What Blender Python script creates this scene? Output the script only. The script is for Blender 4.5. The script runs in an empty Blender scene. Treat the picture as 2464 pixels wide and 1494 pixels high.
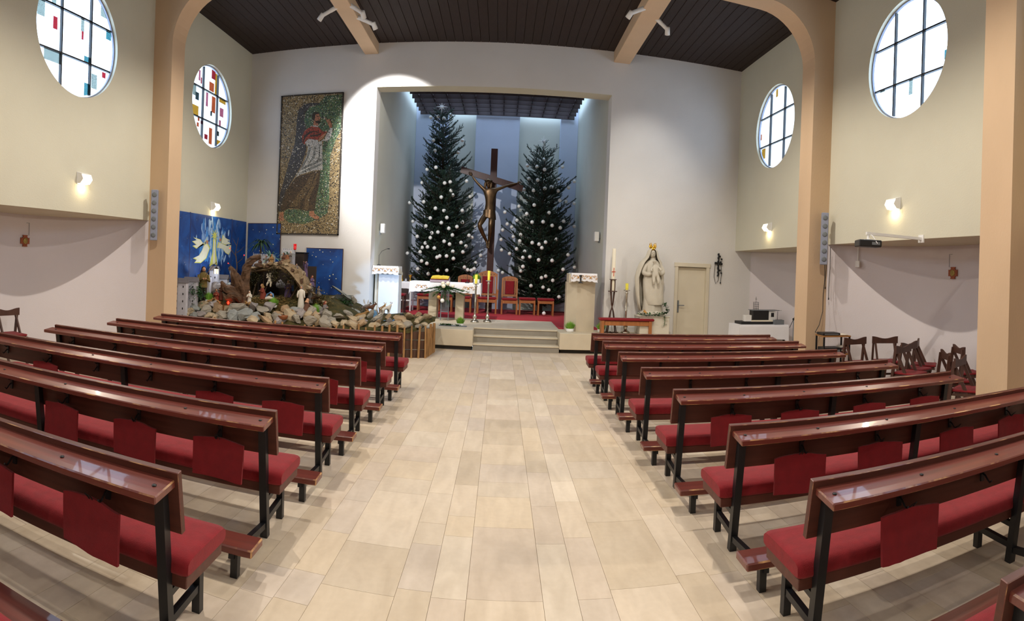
import bpy, bmesh, math, random
from mathutils import Vector, Matrix, Euler, noise
PI = math.pi
random.seed(7)
scn = bpy.context.scene
COL = scn.collection
# ---------------------------------------------------------------- camera (wide stitched view: cylindrical projection)
FPX, V0 = 1372.6, 648.27
cd = bpy.data.cameras.new('camera'); cam = bpy.data.objects.new('camera', cd); COL.objects.link(cam)
cd.type = 'PANO'; cd.panorama_type = 'CENTRAL_CYLINDRICAL'
cd.central_cylindrical_radius = 1.0
cd.central_cylindrical_range_u_min = -1232/FPX; cd.central_cylindrical_range_u_max = 1232/FPX
cd.central_cylindrical_range_v_min = (V0-1494)/FPX; cd.central_cylindrical_range_v_max = V0/FPX
cam.matrix_world = Matrix(((.99903, -.03946, -.0196, 0), (-.01959, .00057, -.99981, 0), (.03946, .99922, -.0002, 1.8546), (0, 0, 0, 1)))
cd.clip_start = .02; cd.clip_end = 200
scn.camera = cam
# ---------------------------------------------------------------- world: bright overcast winter sky
w = bpy.data.worlds.new('sky'); scn.world = w; w.use_nodes = True
bg = w.node_tree.nodes['Background']; bg.inputs[0].default_value = (.50, .70, 1, 1); bg.inputs[1].default_value = 6.0
# ---------------------------------------------------------------- exposure
vs = scn.view_settings
vs.view_transform = 'Standard'; vs.look = 'None'; vs.gamma = 1; vs.exposure = 0.12; vs.use_curve_mapping = False
scn.cycles.use_denoising = True
scn.cycles.max_bounces = 7; scn.cycles.diffuse_bounces = 3; scn.cycles.glossy_bounces = 2
scn.cycles.transmission_bounces = 6; scn.cycles.transparent_max_bounces = 10
scn.cycles.caustics_reflective = False; scn.cycles.caustics_refractive = False
scn.cycles.sample_clamp_indirect = 6
# ---------------------------------------------------------------- lamps on the roof beams (the ones visible are built as spotlights further down)
def lamp_light(kind, name, loc, power, col, size=.06, aim=None, spot=None, blend=.4, parent=None):
    l = bpy.data.lights.new(name, kind); l.energy = power; l.color = col
    if kind == 'SPOT':
        l.spot_size = math.radians(spot); l.spot_blend = blend; l.shadow_soft_size = size
    else:
        l.shadow_soft_size = size
    o = bpy.data.objects.new(name, l); COL.objects.link(o); o.location = loc
    if aim: o.rotation_euler = (Vector(aim)-Vector(loc)).to_track_quat('-Z', 'Y').to_euler()
    return o
WARM = (1, .83, .64); NEUT = (1, .93, .86)
POWER_BEAM = 390
for bx in (-2.95, 2.35):
    for by in (8.6, 4.2, -.3, -4.6):
        lamp_light('SPOT', 'beam_lamp_light', (bx, by, 6.62), POWER_BEAM*(1.25 if by > 0 else .3), (1, .90, .78), .04, (bx, by, 0), 152, .55)

# ---------------------------------------------------------------- helpers
def tag(o, label=None, cat=None, group=None, kind=None):
    if label: o['label'] = label
    if cat: o['category'] = cat
    if group: o['group'] = group
    if kind: o['kind'] = kind
    return o
def thing(name, label, cat, loc=(0, 0, 0), rz=0, group=None):
    o = bpy.data.objects.new(name, None); COL.objects.link(o); o.location = loc; o.rotation_euler = (0, 0, rz)
    o.empty_display_size = .1
    return tag(o, label, cat, group)
def ordn(n): return '%d%s' % (n, 'th' if 10 <= n % 100 <= 20 else {1: 'st', 2: 'nd', 3: 'rd'}.get(n % 10, 'th'))
def copy_tree(o, parent=None):
    c = o.copy(); COL.objects.link(c); c.parent = parent
    for ch in list(o.children): copy_tree(ch, c)
    return c
def frame(z, xh=(1, 0, 0)):
    z = Vector(z).normalized(); x = Vector(xh)
    if abs(z.dot(x)) > .95: x = Vector((0, 1, 0))
    y = z.cross(x).normalized(); x = y.cross(z)
    return Matrix((x, y, z)).transposed()
class B:
    """collects shapes and links them as ONE mesh object"""
    def __init__(s): s.v = []; s.f = []; s.sm = []; s.mi = []; s.cur = 0
    def add(s, vs, fs, sm=False):
        o = len(s.v); s.v += [tuple(v) for v in vs]
        for f in fs: s.f.append([i+o for i in f]); s.sm.append(sm); s.mi.append(s.cur)
        return s
    def box(s, x0, x1, y0, y1, z0, z1, m=None):
        vs = [Vector((x, y, z)) for z in (z0, z1) for y in (y0, y1) for x in (x0, x1)]
        if m is not None: vs = [m @ v for v in vs]
        return s.add(vs, [(0, 2, 3, 1), (4, 5, 7, 6), (0, 1, 5, 4), (1, 3, 7, 5), (3, 2, 6, 7), (2, 0, 4, 6)])
    def bbox(s, x0, x1, y0, y1, z0, z1, b=.01, m=None, edge=None):
        """box with chamfered edges; edge: material slot of the chamfers"""
        vs = []; fs = []
        xs, ys, zs = (x0, x1), (y0, y1), (z0, z1)
        idx = {}
        for i in range(2):
            for j in range(2):
                for k in range(2):
                    for a in range(3):
                        p = [xs[i]+(b if i == 0 else -b)*(a != 0), ys[j]+(b if j == 0 else -b)*(a != 1), zs[k]+(b if k == 0 else -b)*(a != 2)]
                        idx[i, j, k, a] = len(vs); vs.append(Vector(p))
        for k in range(2):
            q = [idx[0, 0, k, 2], idx[1, 0, k, 2], idx[1, 1, k, 2], idx[0, 1, k, 2]]; fs.append(q if k else q[::-1])
            q = [idx[0, k, 0, 1], idx[0, k, 1, 1], idx[1, k, 1, 1], idx[1, k, 0, 1]]; fs.append(q if k else q[::-1])
            q = [idx[k, 0, 0, 0], idx[k, 1, 0, 0], idx[k, 1, 1, 0], idx[k, 0, 1, 0]]; fs.append(q if k else q[::-1])
        for i in range(2):
            for j in range(2):
                q = [idx[i, j, 0, 0], idx[i, j, 0, 1], idx[i, j, 1, 1], idx[i, j, 1, 0]]; fs.append(q if (i ^ j) else q[::-1])
                q = [idx[i, 0, j, 0], idx[i, 0, j, 2], idx[i, 1, j, 2], idx[i, 1, j, 0]]; fs.append(q if not (i ^ j) else q[::-1])
                q = [idx[0, i, j, 1], idx[0, i, j, 2], idx[1, i, j, 2], idx[1, i, j, 1]]; fs.append(q if (i ^ j) else q[::-1])
                for k in range(2):
                    q = [idx[i, j, k, 0], idx[i, j, k, 1], idx[i, j, k, 2]]; fs.append(q if (i ^ j ^ k) else q[::-1])
        if m is not None: vs = [m @ v for v in vs]
        s.add(vs, fs)
        if edge is not None:
            for i in range(20): s.mi[-1-i] = edge
        return s
    def ring(s, rings, close=True, cap=(True, True), sm=True):
        """skin a list of equal-length vertex rings"""
        n = len(rings[0]); vs = [v for r in rings for v in r]; fs = []
        for i in range(len(rings)-1):
            for j in range(n if close else n-1):
                k = (j+1) % n; fs.append((i*n+j, i*n+k, (i+1)*n+k, (i+1)*n+j))
        s.add(vs, fs, sm)
        if cap[0]: s.add(rings[0], [tuple(range(n))[::-1]])
        if cap[1]: s.add(rings[-1], [tuple(range(n))])
        return s
    def tube(s, pts, r, n=8, cap=True, sm=True):
        pts = [Vector(p) for p in pts]; rs = r if isinstance(r, (list, tuple)) else [r]*len(pts)
        rings = []
        for i, p in enumerate(pts):
            d = pts[min(i+1, len(pts)-1)]-pts[max(i-1, 0)]
            if d.length < 1e-9: d = Vector((0, 0, 1))
            m = frame(d)
            rings.append([p+m @ Vector((math.cos(2*PI*j/n)*rs[i], math.sin(2*PI*j/n)*rs[i], 0)) for j in range(n)])
        return s.ring(rings, True, (cap, cap), sm)
    def bar(s, p0, p1, wx, wy=None, up=(0, 0, 1)):
        """square bar"""
        wy = wy or wx; p0, p1 = Vector(p0), Vector(p1); z = (p1-p0).normalized(); u = Vector(up)
        if abs(z.dot(u)) > .98: u = Vector((0, 1, 0))
        x = z.cross(u).normalized(); y = x.cross(z)
        r = [[p+x*a*wx/2+y*b*wy/2 for a, b in ((-1, -1), (1, -1), (1, 1), (-1, 1))] for p in (p0, p1)]
        return s.ring(r, True, (True, True), False)
    def lathe(s, prof, n=16, c=(0, 0, 0), sm=True, m=None):
        rings = []
        for r, z in prof:
            ring = [Vector((r*math.cos(2*PI*j/n), r*math.sin(2*PI*j/n), z)) for j in range(n)]
            if m is not None: ring = [m @ v for v in ring]
            rings.append([v+Vector(c) for v in ring])
        return s.ring(rings, True, (prof[0][0] > 1e-4, prof[-1][0] > 1e-4), sm)
    def ball(s, c, r, n=10, sc=(1, 1, 1)):
        h = max(4, n//2+1)
        prof = [(max(1e-5, r*math.sin(PI*i/h)), -r*math.cos(PI*i/h)) for i in range(h+1)]
        return s.lathe(prof, n, c, True, Matrix.Diagonal(sc).to_4x4())
    def prism(s, poly, y0, y1, ax='y'):
        """extrude a 2D outline; ax: extrusion axis"""
        def P(a, b, t): return {'y': (a, t, b), 'x': (t, a, b), 'z': (a, b, t)}[ax]
        n = len(poly); r0 = [Vector(P(a, b, y0)) for a, b in poly]; r1 = [Vector(P(a, b, y1)) for a, b in poly]
        return s.ring([r0, r1], True, (True, True), False)
    def rock(s, c, sx, sy, sz, seed, n=7, rz=0.):
        rnd = random.Random(seed); n = max(n, 9); off = Vector((rnd.random()*50, rnd.random()*50, rnd.random()*50))
        m = Matrix.Translation(c) @ Euler((rnd.uniform(-.6, .6), rnd.uniform(-.6, .6), rz+rnd.uniform(0, 6))).to_matrix().to_4x4()
        vs = []; rings = 7
        pl = [(Vector((rnd.uniform(-1, 1), rnd.uniform(-1, 1), rnd.uniform(-1, 1))).normalized(), rnd.uniform(.4, .72)) for _ in range(11)]
        rr = []
        for i in range(1, rings):
            a = PI*i/rings; ring = []
            for j in range(n):
                t = 2*PI*(j+.5*(i % 2))/n; p = Vector((math.sin(a)*math.cos(t), math.sin(a)*math.sin(t), -math.cos(a)))
                for nn, d in pl:
                    e = p.dot(nn)
                    if e > d: p = p-nn*(e-d)
                p = p*(1+.18*noise.noise(p*1.7+off))
                ring.append(m @ Vector((p.x*sx, p.y*sy, p.z*sz)))
            rr.append(ring)
        return s.ring(rr, True, (True, True), False)
    def mesh(s, name):
        me = bpy.data.meshes.new(name); me.from_pydata(s.v, [], s.f)
        me.polygons.foreach_set('use_smooth', s.sm); me.polygons.foreach_set('material_index', s.mi); me.update(); return me
    def obj(s, name, mat, parent=None, loc=None, rz=0, label=None, cat=None, group=None, kind=None):
        me = s.mesh(name)
        for q in (mat if isinstance(mat, (list, tuple)) else [mat]): me.materials.append(M(q) if isinstance(q, str) else q)
        o = bpy.data.objects.new(name, me); COL.objects.link(o); o.parent = parent
        if loc: o.location = loc; o.rotation_euler = (0, 0, rz)
        return tag(o, label, cat, group, kind)
def link(name, me, parent=None, loc=(0, 0, 0), rz=0, mat=None):
    o = bpy.data.objects.new(name, me); COL.objects.link(o); o.parent = parent; o.location = loc; o.rotation_euler = (0, 0, rz)
    if mat: me.materials.append(M(mat))
    return o
def skin_body(name, pts, edges, mat, parent=None, sub=2, root=0):
    """grow one continuous surface around a skeleton {i:(x,y,z,r)}"""
    me = bpy.data.meshes.new(name); me.from_pydata([p[:3] for p in pts], edges, [])
    o = bpy.data.objects.new(name, me); COL.objects.link(o)
    bm = bmesh.new(); bm.from_mesh(me); lay = bm.verts.layers.skin.verify()
    bm.verts.ensure_lookup_table()
    for i, v in enumerate(bm.verts):
        r = pts[i][3]; rr = pts[i][4] if len(pts[i]) > 4 else r
        v[lay].radius = (r, rr); v[lay].use_root = (i == root)
    bm.to_mesh(me); bm.free()
    md = o.modifiers.new('s', 'SKIN'); md.use_smooth_shade = True
    if sub: o.modifiers.new('d', 'SUBSURF').levels = sub
    dg = bpy.context.evaluated_depsgraph_get(); ev = o.evaluated_get(dg)
    nm = bpy.data.meshes.new_from_object(ev); o.modifiers.clear(); o.data = nm; nm.name = name
    nm.polygons.foreach_set('use_smooth', [True]*len(nm.polygons))
    nm.materials.clear(); nm.materials.append(M(mat)); o.parent = parent
    return o
# ---------------------------------------------------------------- materials (all procedural)
MATS = {}
def lin(c):
    if isinstance(c, str): c = [int(c[i:i+2], 16)/255 for i in (0, 2, 4)]
    return tuple((x/12.92 if x <= .04045 else ((x+.055)/1.055)**2.4) for x in c)
def mk(name, col, rough=.6, var=.08, scale=6., stretch=(1, 1, 1), bump=0., bscale=40., metal=0., spec=.5, col2=None, trans=0., emit=None, estr=0., coat=0., sheen=0., distort=0., coord='Object', detail=4):
    m = bpy.data.materials.new(name); m.use_nodes = True; nt = m.node_tree; N = nt.nodes; L = nt.links
    b = N['Principled BSDF']; c = lin(col); b.inputs['Roughness'].default_value = rough; b.inputs['Metallic'].default_value = metal
    b.inputs['Specular IOR Level'].default_value = spec; b.inputs['Transmission Weight'].default_value = trans
    b.inputs['Coat Weight'].default_value = coat; b.inputs['Sheen Weight'].default_value = sheen
    tc = N.new('ShaderNodeTexCoord'); mp = N.new('ShaderNodeMapping'); mp.inputs['Scale'].default_value = stretch
    L.new(tc.outputs[coord], mp.inputs[0])
    if var > 0 or col2:
        nz = N.new('ShaderNodeTexNoise'); nz.inputs['Scale'].default_value = scale; nz.inputs['Detail'].default_value = detail; nz.inputs['Distortion'].default_value = distort
        L.new(mp.outputs[0], nz.inputs['Vector'])
        cr = N.new('ShaderNodeValToRGB'); cr.color_ramp.elements[0].position = .3; cr.color_ramp.elements[1].position = .7
        c2 = lin(col2) if col2 else tuple(min(1, x*(1+var)) for x in c); c1 = c if col2 else tuple(x*(1-var) for x in c)
        cr.color_ramp.elements[0].color = (*c1, 1); cr.color_ramp.elements[1].color = (*c2, 1)
        L.new(nz.outputs['Fac'], cr.inputs[0]); L.new(cr.outputs[0], b.inputs['Base Color'])
    else: b.inputs['Base Color'].default_value = (*c, 1)
    if bump:
        n2 = N.new('ShaderNodeTexNoise'); n2.inputs['Scale'].default_value = bscale; n2.inputs['Detail'].default_value = 3; L.new(mp.outputs[0], n2.inputs['Vector'])
        bp = N.new('ShaderNodeBump'); bp.inputs['Strength'].default_value = bump; bp.inputs['Distance'].default_value = .02
        L.new(n2.outputs['Fac'], bp.inputs['Height']); L.new(bp.outputs[0], b.inputs['Normal'])
    if emit: b.inputs['Emission Color'].default_value = (*lin(emit), 1); b.inputs['Emission Strength'].default_value = estr
    MATS[name] = m; return m
def M(n): return MATS[n]
mk('plaster_white', 'dddbd8', .85, .03, 1.2, bump=.12, bscale=60)
mk('plaster_bluegrey', 'bcc3d2', .85, .03, 1., bump=.1, bscale=50)
mk('plaster_lilac', 'd9d2d4', .85, .03, .8, bump=.12, bscale=60)
mk('plaster_cream', 'd2cfbc', .85, .03, .9, bump=.15, bscale=60)
mk('plaster_apse', 'c9c9bb', .85, .03, 1., bump=.1, bscale=50)
mk('column_paint', 'd6b998', .8, .05, 1.5, (1, 1, .4), bump=.1, bscale=50)
mk('soffit_paint', 'c8bda4', .85, .04, 1.2)
mk('board_dark', '2a1d19', .75, .3, 5, (14, 1, 14), bump=.2, bscale=30)
mk('grid_wood', '2a1613', .6, .3, 6, (6, 6, 6))
mk('floor_bed', 'cdbfa9', .8, .1)
mk('stone_light', 'cfc3ac', .45, .06, 3, bump=.05, bscale=30)
mk('stone_riser', '918b80', .5, .08, 4)
mk('stone_pale', 'd6d0c0', .6, .05, 4, bump=.08, bscale=60)
mk('plinth_dark', '3a3836', .8)
mk('carpet_red', 'b01527', .95, .15, 40, bump=.4, bscale=200, sheen=.05)
mk('wood_pew', '6b3229', .38, .25, 3.2, (.35, 9, 9), coat=.35, detail=6)
mk('wood_pew_dark', '53291f', .5, .25, 3, (.35, 9, 9), detail=6)
mk('wood_edge', '9a6a38', .5, .3, 3, (.35, 9, 9))
mk('wood_chair', 'a4683a', .45, .2, 4, (5, 5, .7))
mk('wood_fold', '4a2d22', .5, .2, 4, (5, 5, .8))
mk('steel_black', '15161a', .42, .1, 8, spec=.5)
mk('felt_red', '83101b', .95, .12, 18, bump=.25, bscale=220, sheen=.08)
mk('felt_pad', '80101a', .95, .10, 14, bump=.2, bscale=200, sheen=.08)
mk('velvet_dark', '7d0c16', .9, .12, 20, bump=.15, bscale=150, sheen=.08)
mk('cloth_white', 'ececf0', .9, .02, 5, bump=.1, bscale=60)
mk('cloth_gold', 'c9954d', .7, .2, 30)
mk('metal_silver', 'c9c4b8', .25, .06, 5, metal=1)
mk('metal_gold', 'd9a93f', .28, .08, 8, metal=1)
mk('metal_bronze', '5c4730', .38, .35, 5, metal=.75)
mk('wax_yellow', 'e6d84a', .6, .03)
mk('wax_ivory', 'efe6cf', .6, .03)
mk('paint_white', 'e8e8e6', .5, .02)
mk('paint_grey', '8d93a6', .55, .04)
mk('paint_door', 'd8cfba', .5, .03, 2)
mk('wood_cross', '38150f', .45, .25, 4, (6, 6, .6))
mk('statue_stone', 'cdc6b6', .7, .06, 5, bump=.1, bscale=40)
mk('leaf_green', '2f5a2b', .6, .3, 12)
mk('grass_green', '7fb53c', .7, .25, 30)
mk('black_plastic', '17171a', .5, .1, 9)
mk('grey_plastic', '6f757a', .55, .05, 9)

mk('needle_green', '15281a', .6, .35, 3)
mk('needle_tip', '203a24', .6, .3, 5)
mk('bark', '4a3626', .85, .3, 8, (4, 4, 1), bump=.4)
mk('bauble_white', 'e9e9e6', .35, .02)
mk('panel_pale', 'dfe3ea', .55, .02)
mk('acrylic', 'e4e8f4', .08, 0, trans=.9)
mk('paper', 'e9e2d2', .8, .03)
mk('page_yellow', 'e2c53c', .6, .08, 20)
mk('lilac_cloth', 'b7a4b4', .9, .05, 10)
mk('gold_thread', 'd19a52', .6, .2, 40)
mk('red_paint', 'c8442c', .6, .1)
def worn_mat():
    m = M('wood_pew').copy(); m.name = 'wood_worn'; N = m.node_tree.nodes; L = m.node_tree.links; b = N['Principled BSDF']
    src = b.inputs['Base Color'].links[0].from_socket
    tc = N.new('ShaderNodeTexCoord'); nz = N.new('ShaderNodeTexNoise'); nz.inputs['Scale'].default_value = 7; nz.inputs['Detail'].default_value = 6; L.new(tc.outputs['Object'], nz.inputs['Vector'])
    cr = N.new('ShaderNodeValToRGB'); cr.color_ramp.elements[0].position = .5; cr.color_ramp.elements[1].position = .64; L.new(nz.outputs['Fac'], cr.inputs[0])
    mx = N.new('ShaderNodeMixRGB'); mx.inputs[2].default_value = (*lin('c99a63'), 1); L.new(cr.outputs[0], mx.inputs[0]); L.new(src, mx.inputs[1]); L.new(mx.outputs[0], b.inputs['Base Color'])
    MATS['wood_worn'] = m
worn_mat()
# ================================================================ the room
WL, WR, YF, YB, HC, ZS = -6.476, 5.841, 13.46, -7.0, 7.19, 2.55
PLAT = .46
def struct(o, label=None): return tag(o, label, kind='structure')
# ---- floor: bed + stone slabs in lengthwise strips (300 nearest the aisle are separate slabs)
b = B(); b.box(-9, 8.4, YB, YF, -.2, -.006); floor = b.obj('floor', 'floor_bed'); struct(floor, 'pale beige stone slab floor laid in lengthwise strips')
def tile_mat():
    m = bpy.data.materials.new('floor_stone'); m.use_nodes = True; N = m.node_tree.nodes; L = m.node_tree.links; bs = N['Principled BSDF']
    at_ = N.new('ShaderNodeAttribute'); at_.attribute_name = 'tint'
    tc = N.new('ShaderNodeTexCoord'); mp = N.new('ShaderNodeMapping'); mp.inputs['Scale'].default_value = (6, 1.6, 1); L.new(tc.outputs['Object'], mp.inputs[0])
    nz = N.new('ShaderNodeTexNoise'); nz.inputs['Scale'].default_value = 1.6; nz.inputs['Detail'].default_value = 7; nz.inputs['Distortion'].default_value = .6; L.new(mp.outputs[0], nz.inputs['Vector'])
    n2 = N.new('ShaderNodeTexNoise'); n2.inputs['Scale'].default_value = 22; n2.inputs['Detail'].default_value = 4; L.new(tc.outputs['Object'], n2.inputs['Vector'])
    mix = N.new('ShaderNodeMath'); mix.operation = 'MULTIPLY_ADD'; mix.inputs[1].default_value = .35; L.new(n2.outputs['Fac'], mix.inputs[0]); L.new(nz.outputs['Fac'], mix.inputs[2])
    cr = N.new('ShaderNodeValToRGB'); cr.color_ramp.elements[0].position = .42; cr.color_ramp.elements[1].position = .9
    cr.color_ramp.elements[0].color = (.83, .81, .78, 1); cr.color_ramp.elements[1].color = (1, 1, 1, 1); L.new(mix.outputs[0], cr.inputs[0])
    mx = N.new('ShaderNodeMixRGB'); mx.blend_type = 'MULTIPLY'; mx.inputs[0].default_value = 1; L.new(at_.outputs['Color'], mx.inputs[1]); L.new(cr.outputs[0], mx.inputs[2])
    L.new(mx.outputs[0], bs.inputs['Base Color']); bs.inputs['Roughness'].default_value = .34; bs.inputs['Specular IOR Level'].default_value = .45
    rr = N.new('ShaderNodeMapRange'); rr.inputs[3].default_value = .28; rr.inputs[4].default_value = .5; L.new(nz.outputs['Fac'], rr.inputs[0]); L.new(rr.outputs[0], bs.inputs['Roughness'])
    MATS['floor_stone'] = m
tile_mat()
TINTS = [lin(c) for c in ('e0d0ba', 'dcccb5', 'e5d7c3', 'dacab7', 'decdb4', 'd6c6af', 'ddcebc', 'd8caba', 'e1d2bd')]
def tint_attr(me, cols):
    a = me.color_attributes.new('tint', 'FLOAT_COLOR', 'CORNER'); i = 0
    for p, c in zip(me.polygons, cols):
        for _ in range(p.loop_total): a.data[i].color = (*c, 1); i += 1
rnd = random.Random(11)
xs = [-.95]
k = 0
while xs[-1] < 8.2: xs.append(xs[-1]+(.43, .20, .20)[k % 3]); k += 1
k = 2
lo = [-.95]
while lo[-1] > -8.8: lo.append(lo[-1]-(.43, .20, .20)[k % 3]); k -= 1
xs = sorted(set([round(x, 3) for x in xs+lo]))
slabs = []
for a, c in zip(xs, xs[1:]):
    y = -.6+rnd.random()*.5
    while y < YF:
        l = rnd.choice((.32, .45, .55, .62, .75, .9)); slabs.append((a, c, y, min(YF, y+l), rnd.choice(TINTS))); y += l
def vis(s):
    cx, cy = (s[0]+s[1])/2, (s[2]+s[3])/2
    if cy < 1.9 or abs(cx-.08) > 1.75: return 0
    return (s[1]-s[0])*(s[3]-s[2])/(cx*cx+cy*cy)**1.5
slabs.sort(key=vis, reverse=True)
G = .0005
rest = B(); rc = []
for i, (a, c, y0, y1, t) in enumerate(slabs):
    bb = B() if i < 300 else rest
    h = .0; ch = .0007
    vs = [(a+G, y0+G, -.006), (c-G, y0+G, -.006), (c-G, y1-G, -.006), (a+G, y1-G, -.006), (a+G+ch, y0+G+ch, h), (c-G-ch, y0+G+ch, h), (c-G-ch, y1-G-ch, h), (a+G+ch, y1-G-ch, h)]
    v = rnd.uniform(.93, 1.04); tt = tuple(x*v for x in t)
    bb.add(vs, [(4, 5, 6, 7), (0, 1, 5, 4), (1, 2, 6, 5), (2, 3, 7, 6), (3, 0, 4, 7)])
    if i < 300:
        o = bb.obj('floor_slab', 'floor_stone', floor); tint_attr(o.data, [tt]*5)
    else: rc += [tt]*5
o = rest.obj('floor_slabs', 'floor_stone', floor, kind='stuff'); tint_attr(o.data, rc)
# ---- ceiling: dark boards running lengthwise
b = B(); b.box(WL-.3, WR+.3, YB, YF+.1, HC+.03, HC+.15); ceil = b.obj('ceiling', 'board_dark'); struct(ceil, 'dark brown timber board ceiling')
bw = .2; n = int((WR-WL)/bw)+1
b = B(); b.bbox(-bw/2+.004, bw/2-.004, YB, YF, 0, .03, .005); bm_ = b.mesh('ceiling_board'); bm_.materials.append(M('board_dark'))
for i in range(n): link('ceiling_board', bm_, ceil, (WL+bw*(i+.5), 0, HC))
# ---- side walls with round windows, curved niches below
def wall_hole(b, X, dx, y0, y1, z0, z1, holes):
    """wall in plane X (thickness dx away from the nave) between y0..y1 with round holes (yc, zc, r)"""
    cuts = [y0]+[(holes[i][0]+holes[i+1][0])/2 for i in range(len(holes)-1)]+[y1]
    for i, (yc, zc, r) in enumerate(holes):
        ya, yb = cuts[i], cuts[i+1]; N_ = 72; inn = []; out = []
        for j in range(N_):
            t = 2*PI*j/N_; c, s_ = math.cos(t), math.sin(t)
            inn.append((yc+r*c, zc+r*s_))
            k = min(((yb-yc)/c if c > 1e-6 else (ya-yc)/c if c < -1e-6 else 1e9), ((z1-zc)/s_ if s_ > 1e-6 else (z0-zc)/s_ if s_ < -1e-6 else 1e9))
            out.append([yc+k*c, zc+k*s_])
        for cy, cz in ((ya, z0), (ya, z1), (yb, z0), (yb, z1)):      # snap nearest outline point to each corner
            j = min(range(N_), key=lambda q: (out[q][0]-cy)**2+(out[q][1]-cz)**2); out[j] = [cy, cz]
        for XX in (X, X+dx):
            rr = [[Vector((XX, *p)) for p in inn], [Vector((XX, *p)) for p in out]]
            b.ring(rr, True, (False, False), False)
        b.ring([[Vector((X, *p)) for p in inn], [Vector((X+dx, *p)) for p in inn]], True, (False, False), True)
WIN_L = [(-1.9, 5.4, 1.0), (2.55, 5.4, 1.0), (6.97, 5.45, .99), (11.48, 5.33, .93)]
WIN_R = [(-1.9, 5.4, 1.0), (2.55, 5.4, 1.0), (6.98, 5.5, .97), (11.5, 5.33, .94)]
COLY = [(-4.55, -4.1), (-.1, .35), (4.37, 4.88), (9.08, 9.53)]
BAYS = [(-4.1, -.1), (.35, 4.37), (4.88, 9.08), (9.53, YF)]
SAG = 1.3
def arc(y0, y1, X, sgn, sag=SAG, n=28):
    h = (y1-y0)/2; R_ = (h*h+sag*sag)/(2*sag); yc = (y0+y1)/2; a = math.asin(h/R_)
    return [(X+sgn*(math.sqrt(max(0, R_*R_-(R_*math.sin(-a+2*a*i/n))**2))-(R_-sag)), yc+R_*math.sin(-a+2*a*i/n)) for i in range(n+1)]
for side, X, sg, wins in (('left', WL, -1, WIN_L), ('right', WR, 1, WIN_R)):
    b = B(); wall_hole(b, X, sg*.12, YB, YF, ZS, HC, wins)
    wall = b.obj('wall_'+side, 'plaster_cream'); struct(wall, 'cream plaster upper side wall on the '+side)
    lw = B(); so = B()
    for y0, y1 in [(YB, -4.55)]+BAYS:
        pts = arc(y0, y1, X, sg) if y0 > -5 else [(X+sg*.05, y0), (X+sg*.05, y1)]
        if y1 == YF: pts = arc(y0, 2*11.6-y0, X, sg); pts = [q for q in pts if q[1] < YF]+[(X+sg*.45, YF)]
        r = [[Vector((x, y, z)) for x, y in pts] for z in (-.01, ZS+.02)]
        lw.ring(r, False, (False, False), True)
        r2 = [[Vector((x+sg*.15, y, z)) for x, y in pts] for z in (-.01, ZS+.02)]
        lw.ring(r2, False, (False, False), True)
        for q in range(len(pts)-1):
            so.add([(X-sg*.0, pts[q][1], ZS), (X, pts[q+1][1], ZS), (pts[q+1][0]+sg*.1, pts[q+1][1], ZS), (pts[q][0]+sg*.1, pts[q][1], ZS)], [(0, 1, 2, 3)])
    o = lw.obj('wall_'+side+'_niche', 'plaster_lilac'); struct(o, 'white curved niche wall below the overhang on the '+side)
    o = so.obj('trim_'+('1' if sg < 0 else '2'), 'soffit_paint'); struct(o, 'underside of the overhanging wall on the '+side)
# ---- front wall with the altar opening, door recess
OL, OR_, OZ = -3.14, 2.49, 6.144
DX0, DX1, DZ = 4.27, 5.12, 2.14
b = B(); T = .42
b.box(WL-2, OL, YF, YF+T, -.1, HC+.1); b.box(OL, OR_, YF, YF+T, OZ, HC+.1)
b.box(OR_, DX0, YF, YF+T, -.1, HC+.1); b.box(DX0, DX1, YF, YF+T, DZ, HC+.1); b.box(DX1, WR+2.2, YF, YF+T, -.1, HC+.1); b.box(DX0, DX1, YF+.2, YF+T, -.1, DZ)
o = b.obj('wall_front', 'plaster_white'); struct(o, 'white front wall around the altar recess')
b = B(); b.box(OL-.001, OR_+.001, YF+.003, YF+T, OZ-.012, OZ+.01); o = b.obj('trim_3', 'plaster_cream'); struct(o, 'cream lintel underside of the altar opening')
# back of the room, behind the viewpoint
b = B(); b.box(WL-2, WR+2, YB-.2, YB, -.1, HC+.1); o = b.obj('wall_back', 'plaster_cream'); struct(o)
# ---- apse behind the opening
AB = 19.95; AH = 8.1
b = B(); b.box(OL-.3, OL, YF+T, AB, -.1, AH); struct(b.obj('wall_apse_left', 'plaster_apse'), 'pale side wall of the altar recess, left')
b = B(); b.box(OR_, OR_+.3, YF+T, AB, -.1, AH); struct(b.obj('wall_apse_right', 'plaster_apse'), 'pale side wall of the altar recess, right')
b = B(); b.box(OL-.3, OR_+.3, AB, AB+.3, -.1, AH); o = b.obj('wall_apse_back', 'plaster_apse'); struct(o, 'back wall of the altar recess with tall white panels')
for x0, x1 in ((OL, -2.02), (-1.05, .46), (1.88, OR_)):
    b = B(); b.bbox(x0, x1, AB-.28, AB, PLAT, AH, .01); b.obj('wall_panel', 'plaster_bluegrey', o)
b = B(); b.box(OL, OR_, YF+.02, YF+T, OZ+1, AH); struct(b.obj('wall_apse_front', 'plaster_apse'))
# apse roof with a skylight opening, glazed
SX0, SX1, SY0, SY1 = -3.1, 2.45, 16.9, 19.9
b = B(); b.box(OL-.3, OR_+.3, YF, SY0, AH, AH+.2); b.box(OL-.3, OR_+.3, SY1, AB+.3, AH, AH+.2); b.box(OL-.3, SX0, SY0, SY1, AH, AH+.2); b.box(SX1, OR_+.3, SY0, SY1, AH, AH+.2)
roof = b.obj('ceiling_apse', 'plaster_white'); struct(roof, 'white ceiling of the altar recess above the timber grid')
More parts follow.
